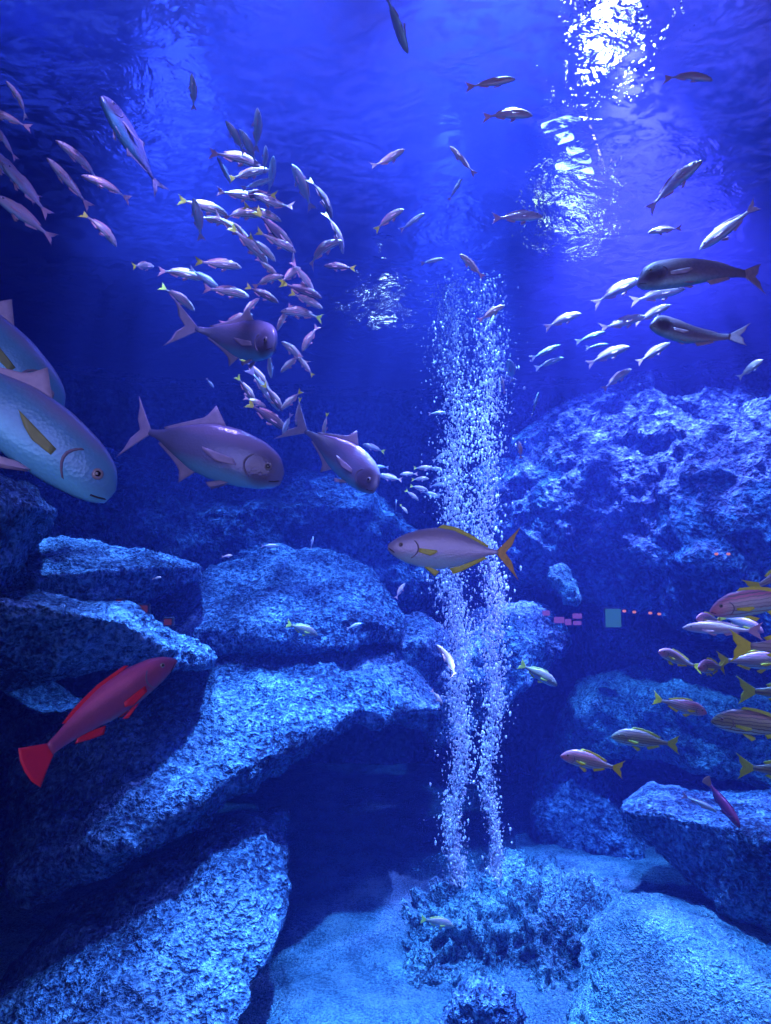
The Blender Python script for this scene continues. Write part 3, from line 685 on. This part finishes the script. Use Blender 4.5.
PUR = fish_mat('purple_red_skin', (0.50, 0.10, 0.30), (0.30, 0.08, 0.22), (0.20, 0.10, 0.22)); PURF = fin_mat('purple_fin', (0.45, 0.22, 0.12), (0.3, 0.1, 0.2), alpha=1)
species('grouper_purple', 'purple_grouper', mats=dict(body=PUR, tail=PURF, fin=PUR), **grp)
species('grouper', 'red_grouper', mats=dict(body=RED, tail=REDF, fin=REDF), **grp)
sn = dict(
    top=[(0.5, -0.012), (0.47, 0.025), (0.40, 0.075), (0.28, 0.122), (0.14, 0.130), (0.0, 0.112), (-0.15, 0.064), (-0.26, 0.032), (-0.33, 0.026)],
    bot=[(0.5, -0.038), (0.46, -0.066), (0.36, -0.096), (0.22, -0.112), (0.06, -0.105), (-0.08, -0.078), (-0.18, -0.046), (-0.26, -0.030), (-0.33, -0.026)],
    wid=[(0.5, 0.010), (0.46, 0.032), (0.36, 0.054), (0.2, 0.064), (0.0, 0.050), (-0.2, 0.022), (-0.33, 0.010)],
    tail=forked(-0.325, 0.026, -0.50, 0.125, -0.425),
    dorsal=[([(0.22, 0, 0.122), (0.08, 0, 0.118), (-0.06, 0, 0.088), (-0.20, 0, 0.044)], [(0.17, 0, 0.160), (0.04, 0, 0.155), (-0.08, 0, 0.128), (-0.23, 0, 0.072)])],
    anal=([(-0.02, 0, -0.088), (-0.10, 0, -0.068), (-0.18, 0, -0.044)], [(-0.05, 0, -0.130), (-0.12, 0, -0.105), (-0.22, 0, -0.062)]),
    pect=([(0.25, 0.060, -0.02), (0.25, 0.060, -0.045)], [(0.10, 0.090, -0.03), (0.09, 0.095, -0.05), (0.15, 0.088, -0.07)]),
    pelv=([(0.19, 0.02, -0.108), (0.14, 0.02, -0.108)], [(0.10, 0.04, -0.165), (0.06, 0.035, -0.14)]),
    eye=(0.385, 0.050, 0.022, 0.020),
    mouth=[(0.45, 0.036, -0.046), (0.475, 0.026, -0.034), (0.492, 0.014, -0.026), (0.502, 0, -0.024), (0.492, -0.014, -0.026), (0.475, -0.026, -0.034), (0.45, -0.036, -0.046)], tail_x=-0.33)
sl0 = dict(sn)
sn = dict(sn, top=slim(sn['top'], 1.14), bot=slim(sn['bot'], 1.14), dorsal=[fz(sn['dorsal'][0], 1.08)], anal=fz(sn['anal'], 1.1), pelv=fz(sn['pelv'], 1.1), tail=forked(-0.325, 0.028, -0.50, 0.15, -0.435))
for k, bm_, tm_, fm_ in (('snapper', SNAP, YT, YT), ('snapper_green', SNAPG, GT, GT), ('cream', CREAM, CREAM, CREAM)):
    species(k, 'snapper' if k != 'cream' else 'fish_reflection', mats=dict(body=bm_, tail=tm_, fin=fm_), **sn)
sn = sl0
sl = dict(sn)
sl.update(top=slim(sn['top'], .92), bot=slim(sn['bot'], .92), wid=slim(sn['wid'], .85), dorsal=[fz(sn['dorsal'][0], .92)], anal=fz(sn['anal'], .92), pelv=fz(sn['pelv'], .92),
          pect=fz(sn['pect'], .8), mouth=[(a, b*.85, c*.92) for a, b, c in sn['mouth']], eye=(0.39, 0.042, 0.018, 0.017), detail=0.5)
for k, bm_, tm_, fm_ in (('pink', PINK, PINKF, PINKF), ('school', STR, YT, PINKF), ('school_dark', STRD, YT, PINKF), ('school_pink', STR, PINKF, PINKF), ('blue', BLU, SILF, SILF)):
    species(k, 'schooling_fish', mats=dict(body=bm_, tail=tm_, fin=fm_), **sl)
thin = dict(sl); thin.update(top=slim(sn['top'], .70), bot=slim(sn['bot'], .70), dorsal=[fz(sn['dorsal'][0], .70)], anal=fz(sn['anal'], .70), pelv=fz(sn['pelv'], .6), mouth=[(a, b*.8, c*.70) for a, b, c in sn['mouth']], eye=(0.39, 0.036, 0.01, 0.013))
species('thin', 'schooling_fish', mats=dict(body=PINK, tail=PINKF, fin=PINKF), **thin)
species('thin_blue', 'schooling_fish', mats=dict(body=BLU, tail=SILF, fin=SILF), **thin)

LIB = {}
# one fish: centre pixel, length in pixels, heading in the picture (0 = right, 90 = up), yaw towards the viewer
def put(key, px, py, L, th, label, d=3.4, yaw=0, bend=0.0, group=None, cat='fish', roll=0):
    if key in ('blue', 'thin_blue') and 55 < abs(th) < 135:
        roll = -65
        key = 'blue'
    # stay under the water surface
    slope = UP.z*((H/2-py)/FPX)+FWD.z
    if slope > 0: d = min(d, 0.86*(SURF_Z-CAM.z)/slope)
    kb = (key, bend)
    if kb not in LIB: LIB[kb] = make_fish(key, bend)
    o = instance(LIB[kb])
    t, y = math.radians(th), math.radians(yaw)
    # heading relative to the line of sight at this pixel
    view = (at(px, py, 1.0)-CAM).normalized()
    r_ = view.cross(Vector((0, 0, 1))).normalized(); u_ = r_.cross(view).normalized()
    h = (r_*math.cos(t) + u_*math.sin(t))*math.cos(y) - view*math.sin(y)
    up = Vector((0, 0, 1)) if abs(h.z) < 0.97 else r_
    up = (up - h*up.dot(h)).normalized()
    if roll: up = Matrix.Rotation(math.radians(roll), 3, h) @ up
    yv = up.cross(h)
    s = L*(at(px, py, d)-CAM).length/math.sqrt(FPX**2+(px-W/2)**2+(py-H/2)**2)
    Mx = Matrix((h, yv, up)).transposed().to_4x4() @ Matrix.Scale(s, 4)
    Mx.translation = at(px, py, d)
    o.matrix_world = Mx
    tag(o, label, cat, group)
    return o

# --- the big fish
put('trevally', 201, 447, 172, -16, 'large silver trevally facing right above the long dark ledge, whole body in view', 2.3, 12, 0.25)
put('trevally', 341, 455, 112, -40, 'silver trevally heading down and right, just right of the whole one', 2.8, 30, -0.6)
put('trevally', 243, 340, 122, -2, 'plump trevally turned towards the viewer amid the yellow tailed shoal', 2.7, 56, -0.7)
put('trevally_yellow', 5, 408, 262, -36, 'huge silver blue fish diving at the left edge, the lower of the two', 1.35, 8, 0.1)
put('trevally_yellow', -28, 328, 225, -40, 'large fish cut by the left edge just above the huge diving one', 1.6, 8, 0.1)
put('amberjack', 453, 550, 130, 176, 'silver fish with yellow fins and forked yellow tail in front of the bubbles', 1.9, 8, 0.15)
put('emperor', 703, 270, 124, 176, 'grey brown heavy headed fish facing left at upper right, the upper larger of two', 2.5, 10, -0.3, roll=14)
put('emperor', 694, 336, 90, 154, 'grey brown heavy headed fish with drooping tail, the lower smaller of two', 2.6, 14, 0.4, roll=14)
put('grouper', 100, 708, 178, 33, 'red fish with bright red tail swimming up across the left rocks', 1.7, -15, -0.25)
put('trevally', 134, 147, 96, 128, 'dark bellied flat fish with bright back line tilting up at upper left', 2.9, -5, 0.0, roll=20)
put('thin_blue', 397, 22, 58, 112-180, 'slender pale blue fish hanging head down at the top edge', 2.6, 10, 0.1)

T = lambda rows, **kw: [put(*r[:6], **dict(kw, **(r[6] if len(r) > 6 else {}))) for r in rows]
# --- upper right: slim pink fish
T([
 ('thin', 490, 83, 50, 3, 'slim dark pink fish, topmost of two stacked left of the white glare'),
 ('pink', 507, 114, 50, -7, 'slim pink fish just below the topmost one, left of the white glare', dict(bend=0.2)),
 ('pink', 517, 217, 50, -3, 'red backed slim fish below the greenish glare'),
 ('thin', 688, 76, 48, -22, 'slim pink fish alone high at the upper right', dict(bend=0.3)),
 ('pink', 388, 160, 38, 30, 'small pale fish swimming up right above the middle of the tank', dict(bend=-0.3)),
 ('thin', 463, 161, 38, 132, 'small slim fish pointing up left beside the top of the bubbles'),
 ('thin_blue', 455, 190, 24, 55, 'tiny dark fish pointing up beside the bubble top'),
 ('pink', 672, 185, 64, 32, 'long pale pink fish rising right under the purple ripples', dict(bend=0.2)),
 ('pink', 665, 230, 32, 176, 'short bright pink fish above the upper heavy headed fish'),
 ('pink', 729, 228, 62, 206, 'pale pink fish heading down left near the right edge', dict(bend=0.2)),
 ('school', 388, 219, 36, 32, 'small yellow tailed fish rising right above the small white glare', dict(bend=0.2)),
 ('thin_blue', 412, 222, 30, 32, 'faint bluish fish right beside the small yellow tailed one'),
 ('pink', 472, 266, 34, 134, 'small pale fish pointing up left within the upper bubbles'),
 ('thin_blue', 432, 261, 24, 10, 'faint small blue fish left of the bubble column'),
 ('pink', 491, 313, 30, 28, 'small dim pink fish at the right side of the bubbles'),
], d=3.3)
# --- the right group of pale fish
T([
 ('pink', 562, 320, 38, 16, 'pale fish leading left of the pale group at right', dict(bend=0.2)),
 ('pink', 616, 291, 52, 20, 'pale fish with pink tail, topmost of the group left of the heavy headed fish', dict(bend=0.2)),
 ('pink', 657, 295, 52, 6, 'pale fish tucked under the upper heavy headed fish'),
 ('pink', 622, 323, 44, 12, 'pale fish in the middle of the right group', dict(bend=-0.2)),
 ('pink', 652, 314, 38, 22, 'pale fish just left of the lower heavy headed fish'),
 ('pink', 607, 355, 44, 18, 'pale fish low in the right group, below the middle one', dict(bend=0.2)),
 ('pink', 653, 353, 36, 28, 'pale fish below the nose of the lower heavy headed fish'),
 ('pink', 616, 379, 34, 32, 'lowest pale fish of the right group, just above the slanting ledge', dict(bend=0.2)),
 ('thin_blue', 590, 337, 30, 15, 'faint blue fish in the right group, upper of the two dim ones'),
 ('thin_blue', 597, 346, 22, 5, 'faint blue fish in the right group, lower of the two dim ones'),
 ('thin_blue', 545, 352, 32, 22, 'dim distant fish right of the bubbles, upper one'),
 ('thin_blue', 549, 363, 30, 18, 'dim distant fish right of the bubbles, lower one'),
 ('blue', 511, 371, 40, 100, 'pale fish seen head on right of the bubbles', dict(yaw=55)),
 ('thin_blue', 535, 405, 26, 72, 'dim blue fish standing nearly upright above the rock face'),
 ('pink', 503, 385, 18, 100, 'tiny pale fish under the head on fish'),
 ('cream', 750, 369, 28, 35, 'small cream patterned fish shape for a reflection at the right edge above the rock face', dict(yaw=10)),  # reflection of a fish, built as a small solid fish
 ('pink', 520, 450, 18, 95, 'tiny pinkish fish against the upper corner of the rock face'),
 ('thin_blue', 437, 413, 18, 5, 'tiny dim fish left of the bubbles in open water'),
], d=3.9)
# --- far left slim fish
T([
 ('thin', 20, 100, 36, 132, 'slim pink fish highest at the left edge', dict(bend=-0.4)),
 ('thin', 8, 118, 44, 172, 'slim pink fish at the left edge, second from the top'),
 ('thin', 6, 143, 34, 128, 'short slim fish cut by the left edge, third from the top'),
 ('pink', 12, 174, 62, 142, 'pale fish left of its close neighbour at the left edge'),
 ('pink', 27, 190, 60, 138, 'pale fish overlapping its neighbour at the left edge'),
 ('pink', 26, 218, 62, 152, 'lowest pale fish at the left edge with forked tail'),
 ('thin', 82, 161, 54, 150, 'bright backed slim fish, upper left of three below the flat fish', dict(bend=-0.3)),
 ('thin', 70, 184, 56, 138, 'slim pink fish, steepest of three below the flat fish'),
 ('thin', 108, 186, 50, 168, 'slim pink fish, rightmost of three below the flat fish', dict(bend=-0.3)),
 ('school', 101, 227, 44, -42, 'yellow tailed fish diving right, alone at the left', dict(bend=0.4)),
 ('thin_blue', 193, 93, 32, 95, 'faint blue upright fish high above the shoal'),
 ('thin_blue', 198, 220, 40, 102, 'thin pale upright fish left of the shoal'),
], d=3.3)
# --- the shoal, from the top of the picture downwards
T([
 ('thin_blue', 257, 131, 40, 88, 'blue fish standing upright, topmost of the shoal'),
 ('blue', 236, 138, 34, 125, 'pale blue fish pointing up left near the shoal top, left one'),
 ('blue', 249, 148, 36, 120, 'pale blue fish pointing up left near the shoal top, right one'),
 ('school_pink', 235, 157, 52, -8, 'yellow backed fish facing right, upper left of the shoal', dict(bend=0.2)),
 ('thin_blue', 222, 166, 34, -58, 'dim blue fish slanting below the yellow backed one'),
 ('school', 248, 174, 42, 20, 'fish with yellowish tail rising right near the shoal top'),
 ('blue', 265, 160, 26, 86, 'small upright blue fish with pale head in the shoal top'),
 ('blue', 271, 177, 38, 82, 'upright pale blue fish at the upper right of the shoal'),
 ('thin_blue', 257, 184, 34, 22, 'dim cyan fish under the rising yellow tailed one'),
 ('school_pink', 238, 195, 42, -3, 'pink fish facing right in the upper middle of the shoal'),
 ('school_dark', 259, 195, 40, 185, 'dark fish showing a broad yellow tail in the upper shoal', dict(yaw=-25)),
 ('school_pink', 274, 204, 42, 160, 'brownish fish with pink tail at the right of the upper shoal', dict(bend=0.5)),
 ('school', 203, 206, 50, -9, 'yellow tailed fish out to the left of the shoal', dict(bend=0.1)),
 ('school_pink', 241, 213, 44, 2, 'arched pale pink fish in the centre of the shoal', dict(bend=0.6)),
 ('school', 214, 220, 34, -4, 'small fish with bright yellow tail at the left of the shoal'),
 ('school', 262, 213, 40, -15, 'fish with yellow tail just right of the arched pink one'),
 ('school_dark', 275, 231, 56, -42, 'largest dark fish diving right at the right of the shoal'),
 ('school_pink', 232, 227, 40, -28, 'pale fish diving right below the arched pink one'),
 ('school', 249, 244, 50, -38, 'long yellow tailed fish diving right in the mid shoal'),
 ('school', 276, 241, 44, -22, 'cyan bellied fish with yellow fins diving at the right of the shoal'),
 ('school', 262, 248, 36, -38, 'small yellow tailed fish behind the long diving one'),
 ('school', 143, 266, 32, 10, 'small fish turning away with open yellow tail, far left of the shoal', dict(yaw=-50)),
 ('school_pink', 180, 273, 44, -6, 'pale pink fish facing right, lower left of the shoal', dict(bend=0.3)),
 ('blue', 204, 278, 34, -28, 'bluish fish diving just right of the pale pink one'),
 ('school', 218, 264, 46, 0, 'deep bodied fish with yellow tail facing right, left of the mid shoal'),
 ('school_pink', 226, 291, 46, -6, 'striped fish facing right at the lower left of the shoal', dict(bend=0.2)),
 ('school', 178, 297, 40, -32, 'yellow tailed fish diving right, lowest at the far left of the shoal', dict(bend=0.2)),
 ('school_pink', 267, 280, 34, 22, 'pink fish rising right in the lower shoal', dict(bend=0.3)),
 ('school_dark', 262, 294, 36, -22, 'dark striped fish just below the rising pink one'),
 ('school_pink', 267, 267, 28, -35, 'short pale fish just above the rising pink one'),
 ('pink', 249, 308, 28, 48, 'small pale fish rising right above the plump trevally'),
 ('school_pink', 236, 319, 34, 22, 'pale fish half hidden behind the plump trevally'),
 ('blue', 303, 188, 46, 116, 'pale blue fish pointing up left, right of the shoal'),
 ('school_dark', 323, 196, 44, -62, 'yellow tailed fish hanging head down, right of the shoal, upper one', dict(bend=0.3)),
 ('school', 337, 231, 44, -70, 'fish hanging head down, right of the shoal, lower one', dict(bend=0.3)),
 ('school_pink', 321, 250, 46, 30, 'arched pink fish with yellow tail tip, right of the shoal', dict(bend=0.7)),
 ('school_dark', 340, 267, 32, 176, 'small dark fish with pink tail facing left, right of the shoal'),
 ('pink', 293, 264, 22, 88, 'small upright pale fish over a bright yellow tail'),
 ('school', 290, 275, 34, 40, 'fish away to the left with large bright yellow tail', dict(yaw=-40)),
 ('school_pink', 303, 277, 38, -52, 'pink backed fish diving steeply at the right of the lower shoal'),
 ('school_dark', 301, 290, 44, -16, 'brown backed fish with yellowish tail at the right of the lower shoal'),
 ('school', 306, 300, 36, -22, 'cyan bellied fish directly below the brown backed one'),
 ('school', 303, 313, 44, 176, 'yellow backed fish facing left, right of the plump trevally', dict(bend=-0.4)),
 ('pink', 284, 317, 30, -118, 'small pink fish pointing down left beside the yellow backed one'),
 ('school_pink', 310, 338, 32, 238, 'oval striped fish pointing down left, right of the plump trevally', dict(yaw=20)),
 ('school_pink', 295, 353, 34, 140, 'pink striped fish pointing up left below the oval one'),
 ('school_pink', 291, 363, 28, 222, 'pale striped fish pointing down left, crossing the pink striped one'),
 ('school', 306, 367, 24, 130, 'small fish with yellow tail below the pink striped pair'),
 ('blue', 270, 364, 28, -85, 'small pale fish hanging under the plump trevally'),
 ('school_dark', 256, 374, 42, -50, 'dark fish with yellow tail diving below the plump trevally'),
 ('thin_blue', 264, 389, 52, -52, 'long pale blue fish diving below the plump trevally'),
 ('school_dark', 246, 389, 32, -52, 'small dark fish with yellow tail at the lower left of the shoal'),
 ('school_pink', 255, 402, 24, -20, 'small pinkish fish low in the shoal'),
 ('school_dark', 273, 397, 34, -52, 'brown fish right beside the long pale blue one'),
 ('school_dark', 267, 416, 48, -32, 'dark slender fish, lowest long one of the shoal'),
 ('school', 292, 400, 28, 222, 'yellow tailed fish pointing down left at the shoal foot', dict(bend=0.2)),
 ('school', 298, 411, 28, 262, 'pale fish hanging head down at the shoal foot'),
 ('blue', 287, 424, 24, 248, 'pale grey fish at the very foot of the shoal'),
 ('thin_blue', 301, 426, 18, -48, 'tiny thin fish at the right of the shoal foot'),
 ('school', 325, 425, 26, -100, 'small fish with open yellow tail behind the diving trevally'),
 ('blue', 210, 383, 12, -50, 'tiny faint fish alone left of the shoal foot'),
], group='shoal of small fish in the upper left')
# --- the distant cluster by the bubbles
T([
 ('school', 374, 448, 24, 160, 'small greenish fish just right of the diving trevally, highest of the far cluster'),
 ('blue', 381, 467, 16, 178, 'tiny dim fish at the left of the far cluster'),
 ('school_pink', 391, 478, 26, 165, 'arched pale fish at the left of the far cluster', dict(bend=0.5)),
 ('school_pink', 409, 474, 18, 180, 'pale fish in the upper middle of the far cluster'),
 ('school', 423, 468, 20, 0, 'yellow tailed fish, upper right of the far cluster'),
 ('blue', 434, 469, 16, 0, 'pale blue fish beside the bubbles in the far cluster'),
 ('school', 420, 479, 18, 4, 'yellow tailed fish in the middle of the far cluster'),
 ('school', 419, 488, 19, -14, 'rounded pale fish low in the far cluster'),
 ('school', 412, 495, 17, -38, 'small diving fish, low in the far cluster'),
 ('blue', 440, 457, 18, 30, 'pale fish at the edge of the bubbles, topmost right of the far cluster'),
 ('blue', 446, 478, 22, 0, 'pale fish inside the bubbles beside the far cluster'),
 ('blue', 430, 494, 20, -18, 'bluish fish, lower right of the far cluster'),
 ('school', 404, 509, 12, -48, 'tiny yellowish fish lowest of the far cluster'),
 ('blue', 396, 505, 12, 88, 'tiny upright fish at the foot of the far cluster'),
 ('blue', 437, 485, 16, 10, 'pale fish between the bubbles and the rounded one'),
], d=5.2, group='distant cluster of fish by the bubbles')
# --- singles over the rocks
T([
 ('snapper_green', 302, 629, 34, -20, 'small pale yellow fish on the crest of the pale slab', dict(d=4.2)),
 ('snapper_green', 538, 674, 42, -28, 'green brown fish diving right, right of the bubbles', dict(d=3.6)),
 ('thin', 450, 662, 42, 125, 'grey curled fish in front of the bubbles below the yellow finned fish', dict(d=3.8, bend=0.9)),
 ('blue', 270, 546, 18, 0, 'tiny dim fish in front of the dark ledge, left one', dict(d=4.8)),
 ('blue', 312, 543, 14, 80, 'tiny dim fish in front of the dark ledge, right one', dict(d=4.8)),
 ('pink', 400, 591, 18, 60, 'tiny pinkish fish above the small rounded rock', dict(d=5.0)),
 ('blue', 354, 626, 16, 20, 'tiny pale fish at the foot of the rounded rock', dict(d=4.6)),
 ('school_pink', 437, 697, 18, -50, 'tiny striped fish at the tip of the pale slab', dict(d=4.6)),
 ('snapper_green', 437, 922, 34, -8, 'small greenish fish resting beside the coral mound', dict(d=4.2)),
 ('pink', 157, 578, 9, 10, 'tiny orange speck of a fish before the upper shelf', dict(d=4.0)),
 ('pink', 227, 556, 11, 10, 'tiny orange fish above the rounded rock', dict(d=4.6)),
])
# --- the snappers at the lower right
T([
 ('snapper', 677, 659, 46, 155, 'pink headed snapper facing up left, left of the head on one', dict(yaw=35, bend=0.5, d=2.7)),
 ('snapper', 712, 667, 52, 180, 'pink snapper seen nearly head on', dict(yaw=62, d=2.5)),
 ('snapper', 752, 661, 66, 2, 'silver snapper right of the head on one', dict(yaw=-15, d=2.8)),
 ('snapper', 681, 706, 52, -10, 'pink backed snapper facing right above the other two left facing ones', dict(yaw=-20, d=2.5, bend=0.5)),
 ('snapper_green', 645, 740, 64, 176, 'yellow tailed snapper facing left, the right of the lowest pair', dict(d=2.5)),
 ('snapper', 592, 762, 61, 170, 'yellow tailed snapper with pink head, leftmost and lowest of the snappers', dict(d=2.4)),
 ('snapper_green', 762, 725, 92, 178, 'large olive striped snapper facing left at the right edge', dict(d=1.9)),
 ('snapper', 762, 602, 98, 190, 'large pink backed snapper, topmost big one at the right edge', dict(d=2.0, yaw=10)),
 ('snapper', 795, 648, 118, 0, 'snapper cut by the right edge showing a bright yellow tail', dict(d=1.8)),
 ('snapper_green', 792, 694, 98, 0, 'snapper cut by the right edge with dull green tail, above the olive one', dict(d=2.2)),
 ('snapper_green', 787, 772, 90, 0, 'snapper cut by the right edge with green tail, below the olive one', dict(d=2.3)),
 ('snapper', 785, 574, 76, 25, 'snapper at the right edge with curling orange tail, highest of all', dict(d=2.3)),
 ('snapper', 709, 619, 40, 175, 'small pink snapper seen nearly head on, upper left of the shoal', dict(yaw=55, d=3.1)),
 ('snapper', 741, 623, 44, -20, 'small pink snapper behind the topmost big one', dict(yaw=20, d=3.3)),
 ('thin', 722, 629, 72, 178, 'long flat grey fish crossing below the small head on snapper', dict(d=3.0)),
 ('grouper_purple', 722, 802, 52, -55, 'purple red fish diving over the wedge shaped boulder', dict(d=2.9, yaw=10)),
 ('thin_blue', 699, 803, 34, -20, 'thin white fish left of the purple red one', dict(d=3.0)),
], group='snappers at the lower right')

# ------------------------------------------------------------------ bubbles: two rising streams
def bub_mat():
    m, nt, N, L = new_mat('bubble_skin')
    bs = nd(nt, 'ShaderNodeBsdfPrincipled'); bs.inputs['Base Color'].default_value = (0.85, 0.92, 1, 1); bs.inputs['Roughness'].default_value = 0.12
    bs.inputs['Specular IOR Level'].default_value = 0.9; bs.inputs['Alpha'].default_value = 0.62
    n = nd(nt, 'ShaderNodeTexNoise', Scale=60.0); r = ramp(nt, [(0.3, (0.6, 0.75, 1)), (0.7, (1, 1, 1))]); L.new(n.outputs['Fac'], r.inputs[0]); L.new(r.outputs[0], bs.inputs['Base Color'])
    out(nt, bs.outputs[0]); return m
M['bubble'] = bub_mat()
def stream(px, n, label, spread0, spread1, seed):
    rnd = random.Random(seed)
    base = at(px, 876, 4.75); ico_v = []; F = []
    import bmesh
    bm = bmesh.new(); bmesh.ops.create_icosphere(bm, subdivisions=1, radius=1); iv = np.array([v.co[:] for v in bm.verts]); iff = [tuple(v.index for v in f.verts) for f in bm.faces]; bm.free()
    V = []
    z0, z1 = base.z-0.05, SURF_Z-0.08
    for i in range(n):
        u = rnd.random()**1.05; z = z0+(z1-z0)*u
        sp = spread0+(spread1-spread0)*u
        wob = 0.03*math.sin(z*3.1+seed)+0.02*math.sin(z*7.3+seed*2)
        x = base.x + wob + rnd.gauss(0, 1)*sp*(1.35 if rnd.random() < 0.12 else 0.7)
        y = base.y + rnd.gauss(0, 1)*sp
        r = 0.0032+0.0065*rnd.random()**3
        s = np.array((r*rnd.uniform(.8, 1.3), r, r*rnd.uniform(1.0, 2.4)))
        k = len(V)*12
        V.append(iv*s+np.array((x-base.x, y-base.y, z-base.z)))
        F += [(a+k, b+k, c+k) for a, b, c in iff]
    o = mesh_obj('bubble_stream', np.concatenate(V), F, M['bubble'], loc=base)
    tag(o, label, 'bubbles', kind='stuff')
stream(459, 9000, 'left of the two streams of air bubbles rising from the coral mound', 0.04, 0.12, 3)
stream(495, 7000, 'right of the two streams of air bubbles rising from the coral mound', 0.028, 0.11, 8)

# ------------------------------------------------------------------ glowing boxes standing in for room lights reflected in the glass
def glow(name, px, py, w, h, d, col, s, label, group=None, frame=True, cat='light'):
    e = bpy.data.objects.new(name, None); C.objects.link(e); e.location = at(px, py, d)
    tag(e, label, cat, group)
    k = d/FPX
    if frame: box_mesh('frame', (w*k+0.02, 0.03, h*k+0.02), M['room'], e, (0, 0.018, 0), bev=0.004)
    box_mesh('lit_face', (w*k, 0.02, h*k), emis('reflection_glow', col, s), e, (0, -0.006, 0), bev=0.003)
glow('screen_reflection', 613, 618, 15, 18, 5.75, (0.12, 0.42, 0.42), 0.4, 'small pale green square reflection of a screen over the right rock', cat='panel')  # stands in for a screen mirrored in the viewing glass
for i, (px, py, w, h, lab) in enumerate([
        (546, 613, 7, 5, 'dim pink light reflection, leftmost of the row'), (559, 620, 10, 6, 'pink light reflection second from the left of the row'),
        (568, 622, 6, 6, 'bright pink light reflection in the middle of the row'), (577, 616, 9, 5, 'pink light reflection, upper right of the row'),
        (577, 623, 8, 4, 'pink light reflection, lower right of the row')]):
    glow('pane_reflection', px, py, w, h, 6.1, (0.6, 0.18, 0.75), 0.5, lab, 'row of small pink light reflections', frame=False)  # pink room light mirrored in the glass, imitated by glowing boxes
for i, (px, py, lab) in enumerate([
        (624, 611, 'tiny orange reflection nearest the green one'), (634, 612, 'brightest tiny orange reflection right of the green one'), (650, 613, 'dim tiny orange reflection right of the brightest one'),
        (659, 614, 'tiny orange reflection farthest from the green one'), (716, 554, 'tiny orange reflection high over the rock face, left one'), (728, 554, 'tiny orange reflection high over the rock face, right one')]):
    glow('glint_reflection', px, py, 3, 2.4, 5.6 if py > 600 else 4.95, (1.0, 0.25, 0.12), 1.2, lab, 'tiny orange reflections over the right rocks', frame=False)  # orange glints mirrored in the glass, built as small glowing boxes
for (px, py, w, h, d, lab) in [(119, 603, 5, 6, 4.0, 'orange reflection between the two left shelves, left one'), (142, 609, 11, 7, 4.1, 'dim brownish reflection between the two left shelves, middle one'), (168, 622, 7, 6, 4.0, 'orange reflection at the right end of the gap between shelves')]:
    glow('pane_reflection', px, py, w, h, d, (0.7, 0.14, 0.10), 0.14, lab, 'orange reflections between the left shelves', frame=True)  # orange patches reflected in the glass, put in as framed glowing boxes
